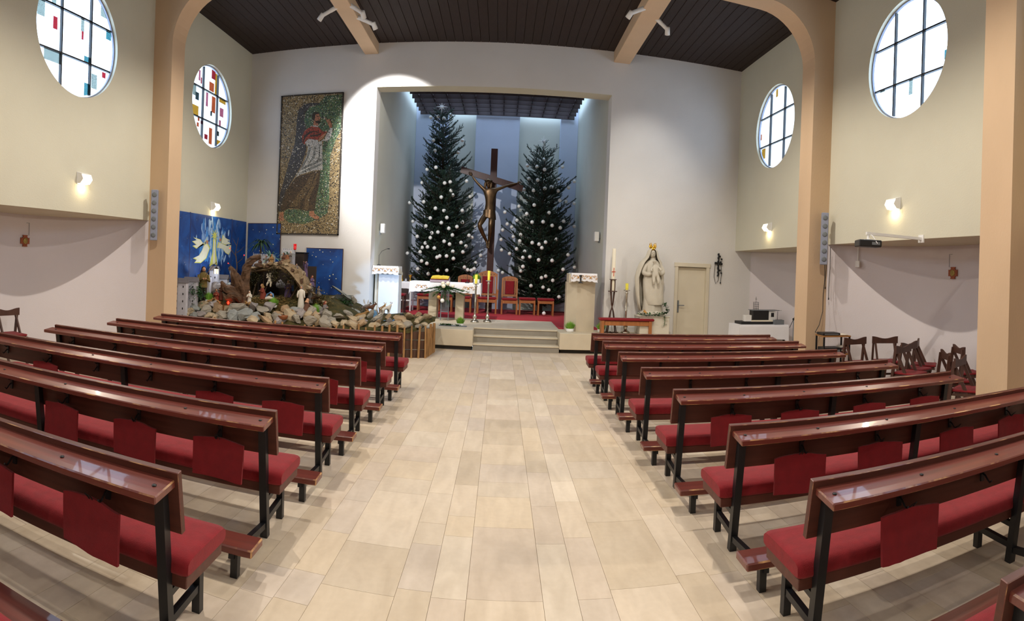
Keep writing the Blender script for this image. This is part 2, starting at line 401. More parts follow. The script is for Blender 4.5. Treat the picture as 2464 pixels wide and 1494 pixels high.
# ---- dark timber grid hung under the skylight: each beam a piece
gz0, gz1 = 7.1, 7.3
grid = thing('timber_grid', 'dark brown timber grid hanging below the skylight over the altar', 'ceiling grid', (0, 0, gz0)); grid['kind'] = 'structure'
gx0, gx1, gy0, gy1 = -2.98, 2.33, 14.9, 19.55
b = B(); b.bbox(gx0, gx1, -.018, .018, 0, gz1-gz0, .004); m1 = b.mesh('cross_beam'); m1.materials.append(M('grid_wood'))
b = B(); b.bbox(-.018, .018, gy0-.06, gy1+.06, .04, gz1-gz0+.04, .004); m2 = b.mesh('long_beam'); m2.materials.append(M('grid_wood'))
for i in range(11): link('cross_beam', m1, grid, (0, gy0+(gy1-gy0)*i/10, 0))
for i in range(12): link('long_beam', m2, grid, (gx0+.22+(gx1-gx0-.44)*i/11, 0, 0))
b = B()
for x in (-2.2, -.3, 1.6):
    for y in (15.6, 18.6): b.tube([(x, y, .2), (x, y, AH-gz0)], .012, 6)
b.obj('hanger_rods', 'steel_black', grid)
# ---- portal frames: piers with rounded knees into a ceiling beam
def portal(y0, y1):
    p = .42; zi = 6.86; r = .95; pts = []
    xl, xr = WL+p, WR-p
    pts += [(WL-.32, -.02), (xl, -.02)]
    for i in range(13):
        a = PI/2*i/12; pts.append((xl+r-r*math.cos(a), zi-r+r*math.sin(a)))
    for i in range(13):
        a = PI/2*i/12; pts.append((xr-r+r*math.sin(a), zi-r+r*math.cos(a)))
    pts += [(xr, -.02), (WR+.32, -.02), (WR+.32, HC+.02), (WL-.32, HC+.02)]
    n = len(pts); b = B()
    # side faces split into quads so the concave outline stays clean
    half = [1]+list(range(2, 2+13)); 
    for y, fl in ((y0, 0), (y1, 1)):
        def q(*pp):
            pp = [Vector((x, y, z)) for x, z in pp]; b.add(pp if fl else pp[::-1], [tuple(range(len(pp)))])
        q((WL-.32, -.02), (WL-.32, zi-r), (xl, zi-r), (xl, -.02)); q((WR+.32, -.02), (xr, -.02), (xr, zi-r), (WR+.32, zi-r))
        for i in range(12):
            a, c = pts[2+i], pts[3+i]; q((WL-.32, a[1]), (WL-.32, c[1]), c, a)
            a, c = pts[15+i], pts[16+i]; q((WR+.32, a[1]), a, c, (WR+.32, c[1]))
        q((WL-.32, zi), (WL-.32, HC+.02), (WR+.32, HC+.02), (WR+.32, zi))
    for i in range(n-3):
        a, c = pts[i], pts[i+1]; b.add([(a[0], y0, a[1]), (c[0], y0, c[1]), (c[0], y1, c[1]), (a[0], y1, a[1])], [(0, 1, 2, 3)], 1 < i < 28)
    return b.obj('portal_frame', 'column_paint')
for i, (y0, y1) in enumerate(COLY):
    struct(portal(y0, y1), 'beige concrete portal frame with rounded knees')
# longitudinal roof beams
for x0, x1 in ((-3.47, -3.13), (2.5, 2.9)):
    b = B(); b.bbox(x0, x1, YB, YF, 6.93, HC+.02, .008); struct(b.obj('roof_beam', 'column_paint'), 'beige roof beam running towards the altar')
# ---- round stained glass windows
def glass_mat(name, col):
    m = bpy.data.materials.new(name); m.use_nodes = True; nt = m.node_tree; nt.nodes.clear()
    o = nt.nodes.new('ShaderNodeOutputMaterial'); t = nt.nodes.new('ShaderNodeBsdfTransparent'); t.inputs[0].default_value = (*col, 1); g = nt.nodes.new('ShaderNodeBsdfGlossy'); g.inputs[1].default_value = .15; mx = nt.nodes.new('ShaderNodeMixShader'); mx.inputs[0].default_value = .04
    nt.links.new(t.outputs[0], mx.inputs[1]); nt.links.new(g.outputs[0], mx.inputs[2]); nt.links.new(mx.outputs[0], o.inputs[0]); MATS[name] = m
glass_mat('glass_clear', (.97, .95, .92))
for nm, c in (('blue', '5ab4dc'), ('paleblue', 'b4dcf0'), ('red', 'c8405a'), ('orange', 'f0805a'), ('yellow', 'fad25a'), ('pink', 'e68cc8'), ('ink', '3c5a6e')): glass_mat('glass_'+nm, tuple(math.sqrt(min(1, v/(6*s*1.05))) for v, s in zip(lin(c), (.50, .70, 1))))
def clip_disc(x0, x1, z0, z1, r, n=10):
    """outline of rectangle ∩ disc of radius r"""
    pts = [(x0, z0), (x1, z0), (x1, z1), (x0, z1)]; dense = []
    for i in range(4):
        a, c = pts[i], pts[(i+1) % 4]
        for k in range(n): dense.append((a[0]+(c[0]-a[0])*k/n, a[1]+(c[1]-a[1])*k/n))
    N_ = 72; poly = [(r*math.cos(2*PI*i/N_), r*math.sin(2*PI*i/N_)) for i in range(N_)]
    def clip(poly, f, g):
        out = []
        for i in range(len(poly)):
            a, c = poly[i], poly[(i+1) % len(poly)]; fa, fc = f(a), f(c)
            if fa >= 0: out.append(a)
            if (fa >= 0) != (fc >= 0): t = fa/(fa-fc); out.append((a[0]+(c[0]-a[0])*t, a[1]+(c[1]-a[1])*t))
        return out
    for f in (lambda p: p[0]-x0, lambda p: x1-p[0], lambda p: p[1]-z0, lambda p: z1-p[1]): 
        poly = clip(poly, f, None)
        if len(poly) < 3: return []
    return poly
PIECES = {  # colour, (y0,y1,z0,z1) in window radii, y counted towards the altar
 3: [('paleblue', -.85, -.7, .1, .35), ('pink', -.6, -.52, .5, .75), ('red', -.5, -.44, .45, .6), ('red', .02, .22, .72, .98), ('orange', -.08, .16, .4, .62), ('yellow', .2, .31, .08, .9), ('pink', -.22, -.12, -.02, .32), ('orange', .07, .26, -.1, .3), ('ink', .02, .1, -.2, -.08), ('yellow', -.88, -.56, -.45, -.12), ('ink', -.72, -.56, .02, .2), ('orange', -.58, -.5, -.46, -.3), ('red', -.24, -.08, -.82, -.7), ('orange', -.02, .14, -.9, -.5), ('pink', .5, .7, -.1, .12), ('pink', .48, .58, -.35, -.2), ('yellow', .45, .8, .25, .4), ('ink', .36, .5, -.62, -.5), ('yellow', .4, .75, -.85, -.72), ('ink', -.9, -.7, -.62, -.5), ('orange', -.62, -.52, -.6, -.5), ('pink', -.44, -.36, -.5, -.42)],
 2: [('paleblue', -.92, -.75, .1, .6), ('red', -.56, -.46, -.02, .18), ('blue', .76, .9, .2, .4), ('paleblue', .1, .18, .14, .5), ('red', .12, .17, .0, .14), ('paleblue', -.75, -.3, -.55, -.3), ('blue', .2, .36, -.4, -.25), ('paleblue', .4, .55, -.75, -.5), ('blue', .22, .36, -.96, -.7), ('red', .68, .78, -.5, -.4), ('paleblue', .6, .8, .55, .8), ('paleblue', -.6, -.5, .2, .6)],
 'r2': [('paleblue', -.12, -.03, -.62, -.36), ('blue', -.95, -.86, -.25, -.1), ('paleblue', .62, .75, -.4, -.36)],
 'r3': [('yellow', .02, .12, .75, .98), ('yellow', .6, .8, -.66, -.4), ('orange', .84, .9, -.15, .0)],
 1: [], 0: []}
wn = 0
fm, pm = {}, {}
for side, X, sg, wins in (('L', WL, -1, WIN_L), ('R', WR, 1, WIN_R)):
    for wi, (yc, zc, r) in enumerate(wins):
        wn += 1; W = thing('window_%d' % wn, 'round window with nine panes of pale stained glass', None, (X+sg*.085, yc, zc)); W['kind'] = 'structure'
        N_ = 64; b = B(); rings = []
        for rr, xx in ((r-.022, .02), (r-.022, -.02), (r, -.02), (r, .02), (r-.022, .02)):
            rings.append([Vector((xx, rr*math.cos(2*PI*j/N_), rr*math.sin(2*PI*j/N_))) for j in range(N_)])
        b.ring(rings, True, (False, False), False); b.obj('window_frame', 'paint_grey', W)
        for q in (-.36*r, .36*r):
            hh = math.sqrt(r*r-q*q)-.04
            b = B(); b.box(-.025, .025, q-.013, q+.013, -hh, hh); b.obj('glazing_bar', 'steel_black', W)
            b = B(); b.box(-.022, .022, -hh, hh, q-.013, q+.013); b.obj('glazing_bar', 'steel_black', W)
        cuts = (-r, -.36*r, .36*r, r)
        pieces = PIECES.get(wi if side == 'L' else 'r%d' % wi, [])
        for i in range(3):
            for j in range(3):
                pl = clip_disc(cuts[i], cuts[i+1], cuts[j], cuts[j+1], r-.015)
                if not pl: continue
                b = B(); b.prism(pl, -.004, .004, 'x'); pane = b.obj('pane', 'glass_clear', W)
                for c, a0, a1, c0, c1 in pieces:
                    cy, cz = (a0+a1)/2*r, (c0+c1)/2*r
                    if cuts[i] <= cy < cuts[i+1] and cuts[j] <= cz < cuts[j+1]:
                        q = clip_disc(max(a0*r, cuts[i]+.014), min(a1*r, cuts[i+1]-.014), max(c0*r, cuts[j]+.014), min(c1*r, cuts[j+1]-.014), r-.05)
                        if q: b = B(); b.prism(q, -sg*.006-.001, -sg*.006+.001, 'x'); b.obj('glass_piece', 'glass_'+c, pane)
# daylight portals would only speed sampling: the sky itself lights the panes
# ---- altar platform, steps, carpet
b = B(); b.bbox(-6.4, -.57, 12.80, YF, .09, PLAT, .01); b.box(-6.3, -.6, 12.95, YF, -.01, .09)
o = b.obj('altar_block', 'stone_light'); struct(o, 'pale stone front block of the altar platform, left of the steps')
b = B(); b.bbox(1.385, 3.95, 12.80, YF, .09, PLAT, .01)
o = b.obj('altar_block', 'stone_light'); struct(o, 'pale stone front block of the altar platform, right of the steps')
b = B(); b.box(1.42, 3.9, 12.95, YF, -.01, .09); o = b.obj('altar_block_base', 'plinth_dark'); struct(o)
b = B(); b.box(-1.5, -.6, 12.9, YF, -.01, .089); o = b.obj('altar_block_base', 'plinth_dark'); struct(o)
for i in range(3):
    b = B(); y = 12.85+.28*i
    b.bbox(-.57, 1.385, y-.012, YF+.6, .155*(i+1)-.035, .155*(i+1)-(.004 if i == 2 else 0), .006)
    o = b.obj('altar_step', 'stone_light'); struct(o, 'stone step tread up to the altar')
    b = B(); b.box(-.57, 1.385, y+.006, YF+.6, .155*i-.01, .155*(i+1)-.035); b.obj('riser', 'stone_riser', o)
b = B(); b.box(OL-.2, OR_+.2, YF, AB, PLAT-.3, PLAT); o = b.obj('floor_altar', 'stone_light'); struct(o, 'pale stone floor of the altar platform')
b = B(); b.prism([(1.45, 13.75), (2.45, 13.75), (2.45, 19.6), (-3.1, 19.6), (-3.1, 15.72), (1.45, 15.72)], PLAT, PLAT+.015, 'z')
b.obj('carpet', 'carpet_red', label='red carpet covering the altar platform', cat='carpet')
# ---- door in the front wall
D = tag(bpy.data.objects.new('door_1', None), 'cream painted door with a lever handle in the front wall'); COL.objects.link(D); D['kind'] = 'structure'; D.location = (DX0, YF, 0)
w_ = DX1-DX0
b = B(); b.bbox(.05, w_-.05, .06, .11, .01, DZ-.06, .006); b.obj('door_leaf', 'paint_door', D)
b = B(); b.bbox(-.03, .05, -.025, .12, 0, DZ+.03, .004); b.obj('door_jamb', 'paint_door', D)
b = B(); b.bbox(w_-.05, w_+.03, -.025, .12, 0, DZ+.03, .004); b.obj('door_jamb', 'paint_door', D)
b = B(); b.bbox(-.05, w_+.05, -.035, .12, DZ-.05, DZ+.05, .004); b.obj('door_head', 'paint_door', D)
b = B(); b.bbox(.08, .12, .045, .06, .95, 1.25, .003); b.tube([(.1, .045, 1.13), (.1, .0, 1.13), (.11, -.005, 1.13), (.24, -.005, 1.13)], .012, 8); b.obj('door_handle', 'grey_plastic', D)
# ================================================================ pews
def make_pew(sg, L_):
    """local origin: aisle end of the backrest top, on the floor; +y towards the altar; x runs outward (sg)"""
    root = thing('pew', '', 'pew')
    def X(a, c): return (min(sg*a, sg*c), max(sg*a, sg*c))
    tilt = Matrix.Translation((0, 0, .88)) @ Matrix.Rotation(.19, 4, 'X')
    b = B(); x0, x1 = X(0, L_); b.bbox(x0, x1, -.016, .018, -.31, 0, .003, tilt, 1); back = b.obj('backrest', ['wood_pew_dark', 'wood_worn'], root)
    lm = Matrix.Translation((0, .0, .822)) @ Matrix.Rotation(.12, 4, 'X')
    b = B(); x0, x1 = X(.02, L_+.05); b.bbox(x0, x1, -.175, .0, -.02, .02, .006, lm, 1); led = b.obj('ledge', ['wood_pew', 'wood_worn'], root)
    b = B(); x0, x1 = X(-.03, L_-.02)
    for i in range(1): b.bbox(x0+.012, x1-.012, .07, .455, .305, .368, .004)
    b.obj('seat_board', 'wood_pew_dark', root)
    # cushion with rounded edges
    prof = [(.055, .385), (.06, .37), (.09, .365), (.44, .365), (.468, .375), (.475, .40), (.47, .435), (.45, .455), (.40, .462), (.14, .462), (.08, .455), (.058, .435)]
    b = B(); n = 9; rings = []
    for i, (t, k) in enumerate([(0, .75), (.008, .9), (.03, 1)]+[(q/8, 1) for q in range(1, 8)]+[(1-.03/1, 1), (1-.008, .9), (1, .75)]):
        xx = x0+(x1-x0)*t if 0 < i < 12 else (x0 if i == 0 else x1)
        if i in (1, 2): xx = x0+(.012 if i == 1 else .035)
        if i in (10, 11): xx = x1-(.035 if i == 10 else .012)
        cy, cz = .265, .413
        rings.append([Vector((xx, cy+(y-cy)*(.97+.03*k), cz+(z-cz)*k)) for y, z in prof])
    rings.sort(key=lambda r: r[0].x); b.ring(rings, True, (True, True), True); b.obj('cushion', 'felt_red', root)
    for t in (.085, L_*.5+.02, L_-.09):
        x = sg*t
        b = B(); b.bar((x, .095, 0), (x, -.02, .80), .05, .05, (0, 1, 0)); b.obj('post', 'steel_black', root)
        b = B(); b.bar((x, .40, 0), (x, .385, .31), .045, .045, (0, 1, 0)); b.obj('leg', 'steel_black', root)
        b = B(); b.bar((x, .40, .14), (x, .075, .115), .035, .04); b.obj('rail', 'steel_black', root)
        b = B(); b.bar((x, .39, .285), (x, .05, .25), .03, .035); b.obj('seat_bracket', 'steel_black', root)
        b = B(); b.bar((x, .075, .09), (x, -.47, .135), .035, .04); b.obj('kneeler_bracket', 'steel_black', root)
    kx0, kx1 = X(-.05, L_-.12)
    b = B(); b.bbox(kx0, kx1, -.49, -.31, .15, .198, .008, None, 1); kn = b.obj('kneeler', ['wood_pew', 'wood_worn'], root)
    for t in (.07, L_*.5, L_-.25):
        x = sg*t; b = B(); b.box(x-.022, x+.022, -.46, -.415, 0, .156); b.obj('kneeler_leg', 'steel_black', kn)
    hs = (.40, 1.06, 1.75, 2.4, 3.06, 3.75) if sg < 0 else (.55, 1.2, 1.96, 2.68)
    for h in hs:
        x = sg*h; b = B(); b.box(x-.014, x+.014, .0, .012, .65, .75); b.tube([(x, .01, .70), (x, -.02, .69), (x, -.045, .665), (x, -.06, .655), (x, -.075, .67)], .006, 6); b.tube([(x, 0, .735), (x, -.03, .735), (x, -.05, .75)], .005, 6)
        b.obj('bag_hook', 'steel_black', root)
    for t in (.075, .62, L_*.5-.35, L_*.5+.35, L_-.1):
        b = B(); b.lathe([(.011, 0), (.011, .004), (.006, .006), (.0001, .006)], 10, (sg*t, -.095, .8315), True, Matrix.Rotation(.12, 4, 'X')); b.obj('ledge_screw', 'steel_black', led)
    return root
LPL, LPR = 4.08, 3.13
pl = make_pew(-1, LPL); pr_ = make_pew(1, LPR)
ORD = ['first', 'second', 'third', 'fourth', 'fifth', 'sixth', 'seventh', 'eighth']
LY = [8.10, 6.97, 5.74, 4.60, 3.42, 2.19, .98]; LX = [-1.37, -1.39, -1.40, -1.39, -1.38, -1.345, -1.35]; LR = [0, .02, .045, .05, .05, .05, .05]
RY = [9.10, 8.09, 6.98, 5.82, 4.68, 3.49, 2.39, 1.2]; RX = [1.5, 1.5, 1.5, 1.5, 1.5, 1.52, 1.49, 1.5]
for i, (y, x, r) in enumerate(zip(LY, LX, LR)):
    o = pl if i == 0 else copy_tree(pl); o.location = (x, y, 0); o.rotation_euler.z = r
    tag(o, 'wooden pew with red seat cushion left of the aisle, %s from the altar' % ORD[i], 'pew', 'pews left of the aisle')
for i, (y, x) in enumerate(zip(RY, RX)):
    o = pr_ if i == 0 else copy_tree(pr_); o.location = (x, y, 0); o.rotation_euler.z = -.04
    tag(o, 'wooden pew with red seat cushion right of the aisle, %s from the altar' % ORD[i], 'pew', 'pews right of the aisle')
# red felt pads hung on the bag hooks
def pad_mesh(seed):
    r = random.Random(seed); b = B(); w, h = .19, .25; nx, nz = 10, 6; f = []; bk = []
    for k in range(nz+1):
        for i in range(nx+1):
            u, v = i/nx, k/nz
            x = -w+2*w*u; z = -h*v
            z += .022*(1-v)*(1-abs(2*u-1)**1.5)  # pulled up at the loop
            z += r.uniform(-.002, .002); bend = .014*math.sin(3*u+seed)+.01*v*v*math.sin(5*u+seed*2)
            f.append((x*(1-.02*v), -.012+bend, z)); bk.append((x*(1-.02*v), .004+bend, z))
    n = nx+1; q = []
    for k in range(nz):
        for i in range(nx): a = k*n+i; q.append((a, a+n, a+n+1, a+1))
    b.add(f, q, True); b.add(bk, [t[::-1] for t in q], True)
    N_ = len(f); edge = [i for i in range(n)]+[k*n+nx for k in range(1, nz+1)]+[nz*n+i for i in range(nx-1, -1, -1)]+[k*n for k in range(nz-1, 0, -1)]
    b.add(f+bk, [(edge[j], edge[(j+1) % len(edge)], edge[(j+1) % len(edge)]+N_, edge[j]+N_) for j in range(len(edge))])
    m = b.mesh('kneeling_pad'); m.materials.append(M('felt_pad')); return m
b = B(); b.tube([(-.01, -.004, 0), (-.012, -.02, .02), (0, -.05, .045), (.012, -.02, .02), (.01, -.004, 0)], .003, 5); loop_me = b.mesh('loop'); loop_me.materials.append(M('black_plastic'))
pads = [pad_mesh(s) for s in range(4)]
PADS = {('l', 1): [-1.79], ('l', 2): [-1.80, -2.46, -3.78, -5.13], ('l', 3): [-1.77, -2.42, -4.46], ('l', 4): [-1.76, -2.43, -3.13], ('l', 5): [-1.80, -2.52],
        ('r', 6): [2.07], ('r', 5): [2.03, 2.71, 3.5, 4.2], ('r', 4): [2.02, 2.70, 3.48, 4.2]}
POS = {1: ['only pad'], 2: ['nearest the aisle', 'second from the aisle'], 3: ['nearest the aisle', 'second from the aisle', 'third from the aisle'], 4: ['nearest the aisle', 'second from the aisle', 'third from the aisle', 'farthest from the aisle']}
for (sd, i), xs_ in PADS.items():
    for k, x in enumerate(xs_):
        y0 = (LY if sd == 'l' else RY)[i]; x0 = (LX if sd == 'l' else RX)[i]; rz = LR[i] if sd == 'l' else -.04
        y = y0+(x-x0)*math.tan(rz)-.055
        t = thing('kneeling_pad', 'red felt pad hanging behind %s pew %s of the aisle, %s' % (ORD[i], 'left' if sd == 'l' else 'right', POS[len(xs_)][k]), 'kneeling pad', (x, y, .638), rz+random.uniform(-.06, .06), 'red pads hanging on pew hooks')
        link('pad', pads[(k+i) % 4], t); link('loop', loop_me, t, (0, 0, .015))
# ================================================================ altar recess: trees, crucifix, altar, seats
BAUB_L = '-2.47,18.46,6.71;-2.23,18.46,6.74;-2.03,18.38,6.66;-1.82,18.46,6.8;-2.33,18.26,5.92;-1.41,18.46,5.98;-2.25,18.12,5.56;-1.53,18.46,5.58;-2.48,18.14,4.96;-2.18,17.98,5;-2.64,18.22,4.54;-1.87,17.86,4.49;-1.7,17.93,4.54;-1.22,18.46,4.66;-1.66,17.88,4.26;-1.6,17.88,4.12;-1.95,17.76,4.03;-1.09,18.46,4.16;-2.52,17.92,3.89;-3.12,18.46,3.91;-2.11,17.7,3.67;-1.84,17.69,3.61;-1.29,18,3.66;-2.26,17.68,3.36;-1.74,17.67,3.39;-2.93,18.46,3.3;-1.9,17.61,3.22;-1.26,17.91,3.28;-2.39,17.69,3.11;-1.66,17.62,3.05;-1.42,17.74,3.12;-0.9,18.46,3.2;-2.18,17.58,2.89;-1.99,17.56,2.92;-2.67,17.82,2.78;-2.22,17.56,2.74;-1.54,17.63,2.85;-1.05,18.04,2.88;-0.96,18.22,2.83;-1.78,17.52,2.64;-1.27,17.73,2.63;-2.37,17.58,2.57;-1.61,17.54,2.56;-2.29,17.53,2.45;-2.47,17.61,2.43;-2.07,17.48,2.42;-1.12,17.83,2.53;-3.04,18.29,2.25;-2.53,17.62,2.29;-1.5,17.53,2.34;-1.2,17.71,2.34;-0.67,18.46,2.27;-1.89,17.43,2.18;-1.68,17.45,2.19;-1.97,17.42,2.14;-1.47,17.5,2.12;-2.46,17.53,2.01;-2.28,17.44,1.94;-0.81,18.12,2.02;-1.92,17.37,1.74;-1.65,17.39,1.75;-2.58,17.57,1.76;-1.13,17.65,1.87;-1.03,17.72,1.79;-0.92,17.85,1.78;-0.84,17.97,1.83;-2.22,17.41,1.62'
BAUB_R = '1.24,18.28,5.43;0.73,18.46,5.24;1.03,18.25,5.18;1.27,18.17,5.09;1.87,18.46,5.26;0.79,18.34,4.8;1.77,18.46,4.86;1.06,18.1,4.73;2.28,18.46,4.81;0.94,18.06,4.39;0.65,18.46,4.46;1.29,18,4.46;1.5,18.08,4.53;2.1,18.46,4.59;1.74,18.25,4.44;1.8,18.19,4.13;2.03,18.46,4.14;2.3,18.46,4.09;0.97,17.92,3.91;0.51,18.46,3.91;0.06,18.46,3.7;0.75,17.97,3.63;1.44,17.83,3.68;0.46,18.32,3.44;0.15,18.46,3.32;1.26,17.74,3.38;1.55,17.76,3.28;1.94,18.1,3.46;2.15,18.46,3.44;0.92,17.8,3.36;1.82,17.9,3.23;2.33,18.46,3.34;0.3,18.46,3.23;0.01,18.46,3.12;0.58,17.94,2.96;0.36,18.28,2.91;-0.03,18.46,2.81;0.56,17.9,2.76;0.94,17.65,2.71;1.35,17.6,2.74;1.69,17.71,2.85;1.15,17.59,2.67;-0,18.46,2.47;0.47,17.93,2.51;0.72,17.69,2.43;1.24,17.56,2.56;2.1,17.9,2.39;0.26,18.24,2.36;0.88,17.57,2.27;0.67,17.68,2.24;1.15,17.49,2.18;1.57,17.52,2.18;0.68,17.61,1.96;0.62,17.61,1.82;1.93,17.62,1.92;2.35,18.14,2.01;0.06,18.46,1.74;-0.08,18.46,1.8;1.38,17.38,1.69;1.25,17.37,1.64;1.6,17.4,1.57;0.94,17.42,1.38;1.31,17.37,1.35;1.49,17.38,1.27;1.82,17.48,1.07'
def clear_seats(s):
    out = []
    for q in s.split(';'):
        p = Vector([float(v) for v in q.split(',')]); c = Vector((0, 0, 1.8546))
        if p.z < 1.9 and p.y < 17.95: p = c+(p-c)*(17.95/p.y)
        out.append('%.3f,%.3f,%.3f' % (max(-3.06, min(2.42, p.x)), p.y, p.z))
    return ';'.join(out)
BAUB_L, BAUB_R = clear_seats(BAUB_L), clear_seats(BAUB_R)
def fir_tree(name, label, x0, y0, top, rmax, seed, xlim, hang=''):
    rn = random.Random(seed); root = thing(name, label, 'tree', (x0, y0, PLAT+.015), 0)
    H = top[2]-PLAT; dxt, dyt = top[0]-x0, top[1]-y0
    b = B(); b.tube([(dxt*t, dyt*t, H*t) for t in (0, .25, .5, .75, .97)], [.09, .07, .05, .03, .008], 8); b.obj('trunk', 'bark', root)
    br = B(); nd = B(); nd2 = B()
    def brush(p, q, rr, dens, bb):
        d = q-p; L_ = d.length
        if L_ < .02: return
        m = frame(d); n = max(4, int(L_*dens))
        for k in range(n):
            t = (k+.5)/n; a = rn.random()*6.28; c = p+d*t; o = m @ Vector((math.cos(a), math.sin(a), .75)); o.normalize()
            l = rr*(1.15-.35*t); s = (m @ Vector((-math.sin(a), math.cos(a), 0)))*.0075
            bb.add([c-s, c+s, c+o*l], [(0, 1, 2)])
    def clampx(v):
        v = Vector(v); wx = v.x+x0; wy = v.y+y0
        if wx < xlim[0]: v.x = xlim[0]-x0+rn.uniform(0, .05)
        if wx > xlim[1]: v.x = xlim[1]-x0-rn.uniform(0, .05)
        if v.z < 1.4 and wy < 17.95: v.y = 17.95-y0+rn.uniform(0, .06)
        if wy > 19.62: v.y = 19.62-y0-rn.uniform(0, .05)
        return v
    z = .35
    while z < H*.975:
        t = z/H; R_ = rmax*min(1, (1-t)**.42*1.02+.02)
        if z < .6: R_ *= .8
        nb = 10 if t < .6 else 7 if t < .85 else 5
        ph = rn.random()*6.28
        for i in range(nb):
            a = ph+2*PI*i/nb+rn.uniform(-.2, .2); L_ = R_*rn.uniform(.5, 1.12); zz = z+rn.uniform(-.06, .06)
            rise = (-.12+.75*t)+rn.uniform(-.08, .12); pts = []
            c = Vector((dxt*zz/H, dyt*zz/H, zz)); dv = Vector((math.cos(a), math.sin(a), 0))
            for k in range(7):
                s = k/6; pts.append(clampx(c+dv*L_*s+Vector((0, 0, L_*(rise*s+.28*s*s*s)))))
            br.tube(pts, [.016*(1-.8*k/6)*(.5+L_*.6) for k in range(7)], 4)
            s = .12; side = 1
            while s < 1:
                k = min(5, int(s*6)); p = pts[k].lerp(pts[k+1], s*6-k); d = (pts[k+1]-pts[k]).normalized()
                l = (.05+.34*(1-s)*min(1, L_)+.08)*rn.uniform(.75, 1.2); sd = d.cross(Vector((0, 0, 1))).normalized()*side
                up = rn.uniform(-.1, .35); q = clampx(p+(d*.75+sd*.75+Vector((0, 0, up))).normalized()*l)
                br.tube([p, q], [.005, .002], 3, False); brush(p, q, .042, 190, nd if rn.random() < .6 else nd2)
                if l > .2:
                    for e in (.45, .75):
                        pp = p.lerp(q, e); qq = pp+((q-p).normalized()*.8+sd.cross(d)*rn.uniform(-.4, .6)+d*.6).normalized()*l*.42
                        brush(pp, clampx(qq), .036, 190, nd if rn.random() < .5 else nd2)
                side = -side; s += .075/max(.35, L_)*(.55+.45*rn.random())
            brush(pts[4], pts[6], .045, 200, nd2)
        z += .155+.05*t
    for q in hang.split(';'):            # the boughs that carry the baubles
        g = Vector([float(v) for v in q.split(',')])-Vector((x0, y0, PLAT))+Vector((0, 0, .085)); r = Vector((g.x-dxt*g.z/H, g.y-dyt*g.z/H, 0)).length
        zb = max(.15, g.z-(.25+.25*g.z/H)*r); p0 = Vector((dxt*zb/H, dyt*zb/H, zb)); pts = [clampx(p0.lerp(g, s)+Vector((0, 0, -.1*math.sin(PI*s)*r))) for s in (0, .25, .5, .75, .9, 1)]
        e = (pts[5]-pts[4]).normalized(); pts.append(clampx(pts[5]+e*.07+Vector((0, 0, .02))))
        br.tube(pts, [.014, .012, .009, .006, .004, .003, .002], 4)
        for i in range(2, 6):
            for sd in (-1, 1):
                d_ = (pts[i+1]-pts[i]).normalized(); sv = d_.cross(Vector((0, 0, 1))).normalized()*sd; q_ = pts[i]+(d_+sv*.8+Vector((0, 0, rn.uniform(0, .4)))).normalized()*rn.uniform(.08, .16); br.tube([pts[i], q_], [.004, .002], 3, False); brush(pts[i], clampx(q_), .04, 190, nd2)
        brush(pts[3], pts[6], .042, 190, nd)
    brush(Vector((dxt*.93, dyt*.93, H*.93)), Vector((dxt, dyt, H)), .04, 200, nd)
    br.obj('branches', 'bark', root, kind='stuff'); nd.obj('needles', 'needle_green', root, kind='stuff'); nd2.obj('young_needles', 'needle_tip', root, kind='stuff')
    return root
fir_tree('christmas_tree', 'tall dark fir tree left of the crucifix hung with white baubles', -1.85, 18.6, (-2.09, 18.6, 6.92), 1.25, 3, (-3.02, 2.4), BAUB_L)
fir_tree('christmas_tree', 'shorter bushy fir tree right of the crucifix hung with white baubles', 1.32, 18.6, (1.22, 18.6, 5.9), 1.25, 8, (-3, 2.38), BAUB_R)
b = B(); b.ball((0, 0, 0), .06, 14); bm1 = b.mesh('ball'); bm1.materials.append(M('bauble_white'))
b = B(); b.lathe([(.014, .056), (.014, .072), (.0001, .074)], 8); b.tube([(-.006, 0, .072), (0, 0, .088), (.006, 0, .072)], .0025, 5); bm2 = b.mesh('cap'); bm2.materials.append(M('metal_silver'))
for s, side in ((BAUB_L, 'tall left'), (BAUB_R, 'bushy right')):
    for i, (x, y, z) in enumerate(sorted([tuple(float(v) for v in q.split(',')) for q in s.split(';')], key=lambda p: -p[2])):
        t = thing('bauble', 'white bauble on the %s tree, %s counted down from its tip' % (side, ordn(i+1)), 'bauble', (max(-3.06, min(2.42, x)), y, z), random.random()*6, 'white baubles on the %s tree' % side)
        link('ball', bm1, t); link('cap', bm2, t)
b = B(); b.ball((0, 0, 0), .06, 14); t = thing('bauble', 'white ball ornament lying low under the right tree by the stools', 'bauble', (1.36, 17.3, .56)); link('ball', bm1, t); link('cap', bm2, t)
def star(x, y, z, label):
    t = thing('tree_star', label, 'star', (x, y, z)); b = B()
    for k in range(8):
        a = 2*PI*k/8; l = .2 if k % 2 == 0 else .13
        d = Vector((math.sin(a), 0, math.cos(a))); p = Vector((math.cos(a), 0, -math.sin(a)))*.022
        b.add([d*l, p, Vector((0, -.02, 0)), -p, Vector((0, .02, 0))], [(0, 1, 2), (0, 2, 3), (0, 3, 4), (0, 4, 1)])
    b.obj('rays', 'paint_white', t); b = B(); b.tube([(0, .35, -.3), (0, .1, -.12), (0, 0, -.02)], [.02, .014, .008], 8); b.obj('socket', 'metal_silver', t)
star(-2.09, 18.2, 6.98, 'small silver star on the tip of the tall left tree'); star(1.22, 18.3, 6.02, 'small silver star on the tip of the bushy right tree')
